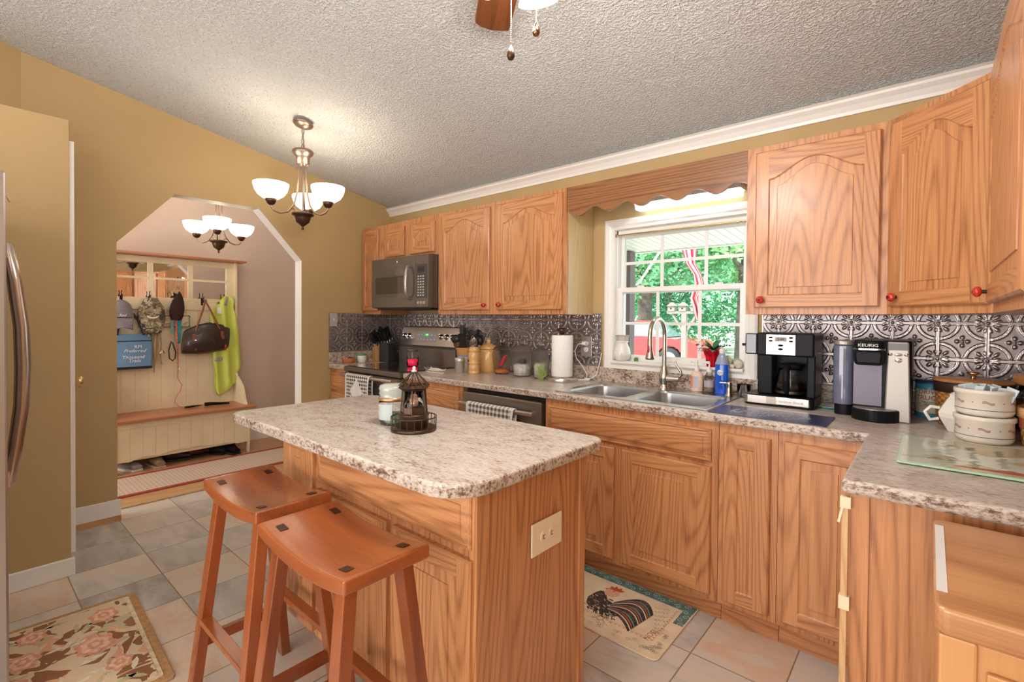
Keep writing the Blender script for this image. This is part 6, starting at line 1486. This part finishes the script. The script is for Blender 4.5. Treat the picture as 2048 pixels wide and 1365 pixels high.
t = thing('handbag', 'dark brown leather handbag with braided tan handles hanging from a hook', 'handbag', (-1.345, -1.155, .945))
LEA = mat('dark_brown_leather', (.028, .015, .012), .28, coat=.4, bump=.5, bscale=40); TAN = mat('braided_tan_leather', (.24, .07, .035), .45, noise=.4, nscale=90)
rs = []
for i in range(15):
    s = i/14; y = -.195+.39*s; hh = .062+.085*math.sin(PI*(.06+.88*s))**.5; d = .018+.050*math.sin(PI*(.04+.92*s))**.6; zc2 = .132+.02*math.sin(s*PI)+.03*(s-.3)
    rs.append([(d*math.cos(a)*(1.0-.30*math.sin(a)), y+.010*math.sin(a), zc2+hh*math.sin(a)*1.0+.004*math.sin(9*a+s*11)) for a in [2*PI*k/24 for k in range(24)]])
loft(MB(), rs).build('bag_body', LEA, t)
MB().lathe([(0, .0), (.052, .002), (.058, .008), (.052, .014), (0, .016)], n=28, sy=.92).build('front_pocket', LEA, t, loc=(.050, .02, .112), rot=(0, PI/2, 0), bevel=.002)
MB().tube([(.062, -.01, .165), (.070, .02, .145), (.066, .0, .10), (.074, .025, .155), (.066, .055, .105)], .0016, 5).build('lacing', TAN, t)
for pts in ([(.030, -.105, .195), (.028, -.075, .30), (.018, -.035, .42), (.006, -.015, .50), (0, -.008, .53)], [(.030, .120, .215), (.028, .085, .30), (.016, .035, .42), (.006, 0, .50), (0, -.004, .53)]): MB().tube(pts, .0085, 8).build('handle', TAN, t)
for y, z in ((-.110, .160), (.125, .185)): MB().obox((.052, y, z), (.004, .013, .040), Matrix.Rotation(.15, 3, 'X')).build('handle_tab', TAN, t, bevel=.003)
for y in (-.10, .155): MB().ell((.050, y, .070), (.008, .012, .026)).build('stud_tab', mat('red_brown_leather', (.30, .05, .03), .3), t)
t = thing('hi_vis_vest', 'fluorescent yellow-green safety vest hanging at the right of the bench', 'vest', (-1.375, -.975, .54))
HV = mat('fluorescent_yellow_cloth', (.58, .66, .12), .75, bump=.2, bscale=25)
outl = [(.975, -.008, .035), (.93, -.05, .065), (.86, -.10, .06), (.78, -.135, .085), (.70, -.135, .105), (.62, -.130, .118), (.52, -.128, .120), (.42, -.12, .125), (.34, -.115, .140), (.27, -.105, .135), (.20, -.095, .085), (.12, -.098, .105), (.05, -.095, .02), (.0, -.075, -.03)]
def vf(u, v):
    k = v*(len(outl)-1); i = min(int(k), len(outl)-2); q = k-i; z, a, b = [outl[i][j]*(1-q)+outl[i+1][j]*q for j in range(3)]
    y = a+(b-a)*u; return (.018+.016*math.sin(y*62+z*4)+.010*math.sin(u*PI), y, z)
def vb(u, v): p = vf(u, v); return (-.012+.004*math.sin(p[1]*50), p[1], p[2])
m_ = MB(); m_.grid(vf, 36, 48); m_.grid(vb, 20, 30); m_.build('cloth', HV, t, solid=.002)
MB().grid(lambda u, v: (lambda p: (p[0]+.003, p[1], p[2]))(vf(.02+.30*u, .585+.035*v)), 8, 4).build('reflective_strip', mat('silver_tape', (.45, .44, .50), .35, .4), t, solid=.001)
MB().grid(lambda u, v: (lambda p: (p[0]+.003, p[1], p[2]))(vf(.35+.25*u, .01+.12*v)), 6, 4).build('collar_tape', bpy.data.materials['silver_tape'], t, solid=.001)
MB().box(.03, .034, -.085, -.045, .80, .86).build('price_tag', WPLAST, t)
MB().ell((.01, -.05, .905), (.012, .030, .012)).build('hook_wrap', mat('brown_band', (.16, .07, .04), .6), t)
t = thing('flashlight', 'black tapered torch lying on the bench seat', 'torch', (-1.27, -1.12, .4775), 0)
MB().tube([(0, -.07, 0), (0, -.055, 0), (.0, -.02, .0), (.015, .08, -.006), (.022, .135, -.010)], [.017, .018, .016, .011, .008], 14).build('body', BLACK, t)
t = thing('pocket_knife', 'small dark folding knife on the bench seat', 'knife', (-1.28, -1.30, .468)); MB().tube([(0, -.05, 0), (.01, 0, .002), (.0, .09, .004)], [.008, .010, .003], 8).build('body', BLACK, t)
# shoes
def shoe(label, x, y, rz, m, ms, L=.28):
    t = thing('shoe', label, 'shoe', (x, y, .0045), rz, 'shoes under the hall bench')
    def ring(s):
        w = .036+.014*math.sin(PI*min(1, s*1.15)); h = .075*(1-s)**.9+.038 if s > .35 else .088-.03*s; return [(L*(s-.5), w*math.cos(a), .018+max(0, h*(.5+.5*math.sin(a)))) for a in [2*PI*k/16 for k in range(16)]]
    loft(MB(), [ring(i/10) for i in range(11)]).build('upper', m, t)
    MB().prism([(L*(s-.5), (.040+.013*math.sin(PI*min(1, s*1.15)))*q) for s, q in [(i/10, 1) for i in range(11)]+[(i/10, -1) for i in range(10, -1, -1)]], 0, .019).build('sole', ms, t, bevel=.003); return t
DB = mat('dark_brown_shoe', (.07, .035, .025), .5); GR = mat('grey_shoe', (.32, .30, .32), .6, noise=.3, nscale=40); TN = mat('tan_shoe', (.30, .20, .12), .6)
for lab, x, y, rz, m, ms in (('grey sneaker under the left end of the bench', -1.20, -1.78, .35, GR, WPLAST), ('tan moccasin with pale sole under the bench, right of the grey sneaker', -1.17, -1.60, .1, TN, mat('pale_sole', (.5, .42, .32), .6)), ('dark brown shoe under the middle of the bench', -1.24, -1.44, 1.2, DB, BLACKM), ('reddish brown shoe lying under the bench right of the middle', -1.25, -1.28, 1.6, mat('oxblood_shoe', (.14, .03, .025), .4), BLACKM), ('black shoe under the bench towards the right end', -1.22, -1.12, .5, BLACKM, BLACKM), ('black shoe at the right end under the bench, toe outward', -1.14, -1.02, .2, BLACK, BLACKM)):
    shoe(lab, x, y, rz, m, ms, .24)
# ---------------------------------------------------------------- outside
GZ = -.15
m_ = MB().face([(-40, .2, GZ), (40, .2, GZ), (40, 60, GZ), (-40, 60, GZ)])
struct(m_.build('ground', mat('pale_gravel_and_grass', (.50, .50, .40), .9, noise=.45, nscale=1.2)), 'pale yard and drive outside the window', 'ground')
m_ = MB().face([(-4, .151, 2.26), (6, .151, 2.26), (6, 2.5, 2.10), (-4, 2.5, 2.10)])
def beadboard():
    m, n, l, b = newmat('white_beadboard'); tc = n.new('ShaderNodeTexCoord'); sp = n.new('ShaderNodeSeparateXYZ'); l.new(tc.outputs['Object'], sp.inputs[0])
    f = math_(n, l, 'LESS_THAN', math_(n, l, 'FRACT', math_(n, l, 'DIVIDE', math_(n, l, 'ADD', sp.outputs[0], 10), .085)), .12); r = ramp(n, [(0, (.85, .86, .86)), (1, (.45, .47, .48))]); l.new(f, r.inputs[0]); l.new(r.outputs[0], b.inputs['Base Color']); return m
struct(m_.build('porch_ceiling', beadboard()), 'white beadboard porch ceiling outside the window', 'porch ceiling')
m_ = MB().box(-4, 6, 2.48, 2.54, 2.09, 2.20); struct(m_.build('porch_beam', WPLAST), 'white porch eave edge', 'porch edge')
t = thing('porch_post', 'dark square porch post at the left of the window view', 'post', (1.245, 2.40, GZ)); MB().box(-.065, .065, -.06, .06, 0, 2.245).build('post', mat('weathered_post', (.16, .13, .13), .8), t)
t = thing('flag_pole', 'thin white flag pole angled outward from the porch post', 'flag pole', (1.31, 2.465, 1.72)); MB().tube([(0, 0, 0), (.03, .04, .03), (.026, 1.035, .768)], .014, 8).build('pole', WPLAST, t)
t = thing('flag', 'limp red and white striped flag hanging from the porch', 'flag', (1.72, 3.49, 1.30))
FK = [(1.19, -.39, -.34), (1.06, -.34, -.15), (.96, -.29, -.06), (.75, -.22, -.08), (.60, -.12, .0), (.485, -.10, .035), (.30, -.15, -.04), (.18, -.11, -.01), (.02, -.07, .0)]
def ff(u, v):
    k = v*(len(FK)-1); i = min(int(k), len(FK)-2); q = k-i; z, a, b = [FK[i][j]*(1-q)+FK[i+1][j]*q for j in range(3)]; return (a+(b-a)*u, .03*math.sin(u*9+v*4), z)
m_ = MB(); g = MB().grid(ff, 14, 40); m_.merge(g)
for i in range(len(m_.f)): m_.m[i] = ((i % 14)//2) % 2
m_.build('cloth', [mat('flag_red', (.65, .05, .08), .8), mat('flag_white', (.85, .85, .85), .8)], t, solid=.003)
def tree(label, x, y, r, h, lean, cr, n, seed, col, crz):
    t = thing('tree', label, 'tree', (x, y, GZ)); rg = random.Random(seed); BK = bpy.data.materials.get('bark') or mat('bark', (.20, .16, .14), .9, noise=.4, nscale=6, bump=.8, bscale=20)
    tr = MB().tube([(0, 0, 0), (lean*.3, 0, h*.35), (lean, 0, h)], [r*1.15, r, r*.8], 12)
    for k in range(5):
        a = rg.uniform(0, 6.28); z = h*rg.uniform(.45, .9); tr.tube([(lean*z/h, 0, z), (lean*z/h+1.2*math.cos(a), 1.2*math.sin(a), z+1.2)], [r*.4, r*.15], 6)
    tr.build('trunk', BK, t)
    mb = MB(); C_ = []
    for k in range(26):
        a = rg.uniform(0, 2*PI); q = rg.random()**.5; C_.append((lean+cr*q*math.cos(a), cr*q*math.sin(a), crz+rg.uniform(-1, 1)*cr*.62))
    vs = []; fs = []
    for k in range(n):
        c = rg.choice(C_); d = Vector((rg.gauss(0, 1), rg.gauss(0, 1), rg.gauss(0, .8))).normalized()*cr*.30*rg.uniform(.75, 1.05); p = Vector(c)+d
        ax = Vector((rg.gauss(0, 1), rg.gauss(0, 1), rg.gauss(0, .6))).normalized(); bx = ax.orthogonal().normalized(); s = rg.uniform(.07, .14)
        o_ = len(vs); vs += [p-ax*s, p-bx*s*.5, p+ax*s, p+bx*s*.5]; fs.append((o_, o_+1, o_+2, o_+3))
    mb.add([tuple(v) for v in vs], fs); mb.build('crown', col, t, normals=False)
G1 = mat('spring_green_leaves', (.42, .72, .36), .6, noise=.4, nscale=1.5); G2 = mat('mid_green_leaves', (.26, .60, .32), .6, noise=.4, nscale=1.5); G3 = mat('dark_green_leaves', (.12, .40, .20), .6, noise=.4, nscale=1.5)
tree('near leaning tree left in the window view, beside the porch post', -3.75, 13.5, .26, 4.6, -.2, 2.6, 9000, 1, G2, 4.2)
tree('tree with straight grey trunk behind the flag', -.75, 14.5, .28, 5.0, .1, 2.4, 9000, 2, G1, 4.4)
tree('slimmer grey-trunked tree right of the flag', .25, 18, .26, 5.4, .1, 2.6, 9000, 3, G1, 4.6)
tree('bushy tree filling the middle of the window view', -5.6, 20, .2, 3.2, 0, 3.4, 11000, 4, G3, 3.3)
tree('bushy tree filling the right of the window view', -1.2, 23, .2, 3.4, 0, 3.6, 11000, 5, G2, 3.2)
tree('far bushy tree at the left of the window view', -10.5, 24, .2, 3.4, 0, 4.0, 9000, 6, G2, 3.4)
# red car
t = thing('car', 'red car parked on the drive outside the window', 'car', (-3.1, 11.6, GZ))
CR = mat('red_car_paint', (.62, .03, .03), .25, coat=1); CG = mat('car_glass', (.25, .32, .36), .08, coat=1); TY = mat('tyre', (.03, .03, .03), .8)
body = [(-2.1, .35), (-2.15, .75), (-1.9, .90), (-1.0, .98), (.9, .98), (1.9, .88), (2.15, .72), (2.15, .35)]
def arch(cx): return [(cx+.40*math.cos(a), .33+.40*math.sin(a)) for a in [PI*i/10 for i in range(11)]]
pl = [(-2.1, .33), (-2.15, .75), (-1.9, .90), (-1.0, .98), (.9, .98), (1.9, .88), (2.15, .72), (2.15, .33)]+arch(1.35)+arch(-1.35)
MB().prism(pl, -.85, .85, 'xz').build('body', CR, t)
MB().prism([(-1.15, .97), (-.55, 1.40), (.45, 1.42), (1.15, .97)], -.70, .70, 'xz').build('cabin', CG, t); MB().prism([(-.60, 1.38), (-.50, 1.43), (.42, 1.45), (.52, 1.38)], -.72, .72, 'xz').build('roof', CR, t, bevel=.02)
for x in (-1.35, 1.35):
    for y in (-.80, .80):
        w_ = MB().lathe([(.0, -.10), (.33, -.10), (.33, .10), (0, .10)], n=28).build('wheel', TY, t, loc=(x, y, .33), rot=(PI/2, 0, 0)); MB().lathe([(0, .11), (.20, .11), (.22, .10)], n=24).build('hub_cap', CHROME, w_)
MB().box(2.12, 2.17, -.7, .7, .58, .70).build('tail_lights', mat('lamp_red', (.6, .02, .02), .2), t)
t = thing('birdhouse_stand', 'wooden post with Y braces carrying a row of small birdhouses', 'birdhouse', (.06, 7.2, GZ)); WG = mat('grey_weathered_wood', (.28, .24, .22), .9)
MB().box(-.05, .05, -.05, .05, 0, 1.60).build('post', WG, t); MB().box(-.36, .38, -.05, .05, 1.60, 1.65).build('beam', WG, t)
for s in (-1, 1): MB().beam((s*.03, 0, 1.22), (s*.26, 0, 1.60), .04, .05).build('brace', WG, t)
for x in (-.27, -.03, .22): hb = MB().box(x-.075, x+.075, -.06, .06, 1.65, 1.76).prism([(x-.095, 1.76), (x, 1.84), (x+.095, 1.76)], -.08, .08, 'xz').build('birdhouse', WG, t); MB().lathe([(.018, 0), (.018, .002), (0, .002)], n=12).build('entrance_hole', BLACKM, hb, loc=(x, -.0605, 1.71), rot=(PI/2, 0, 0))
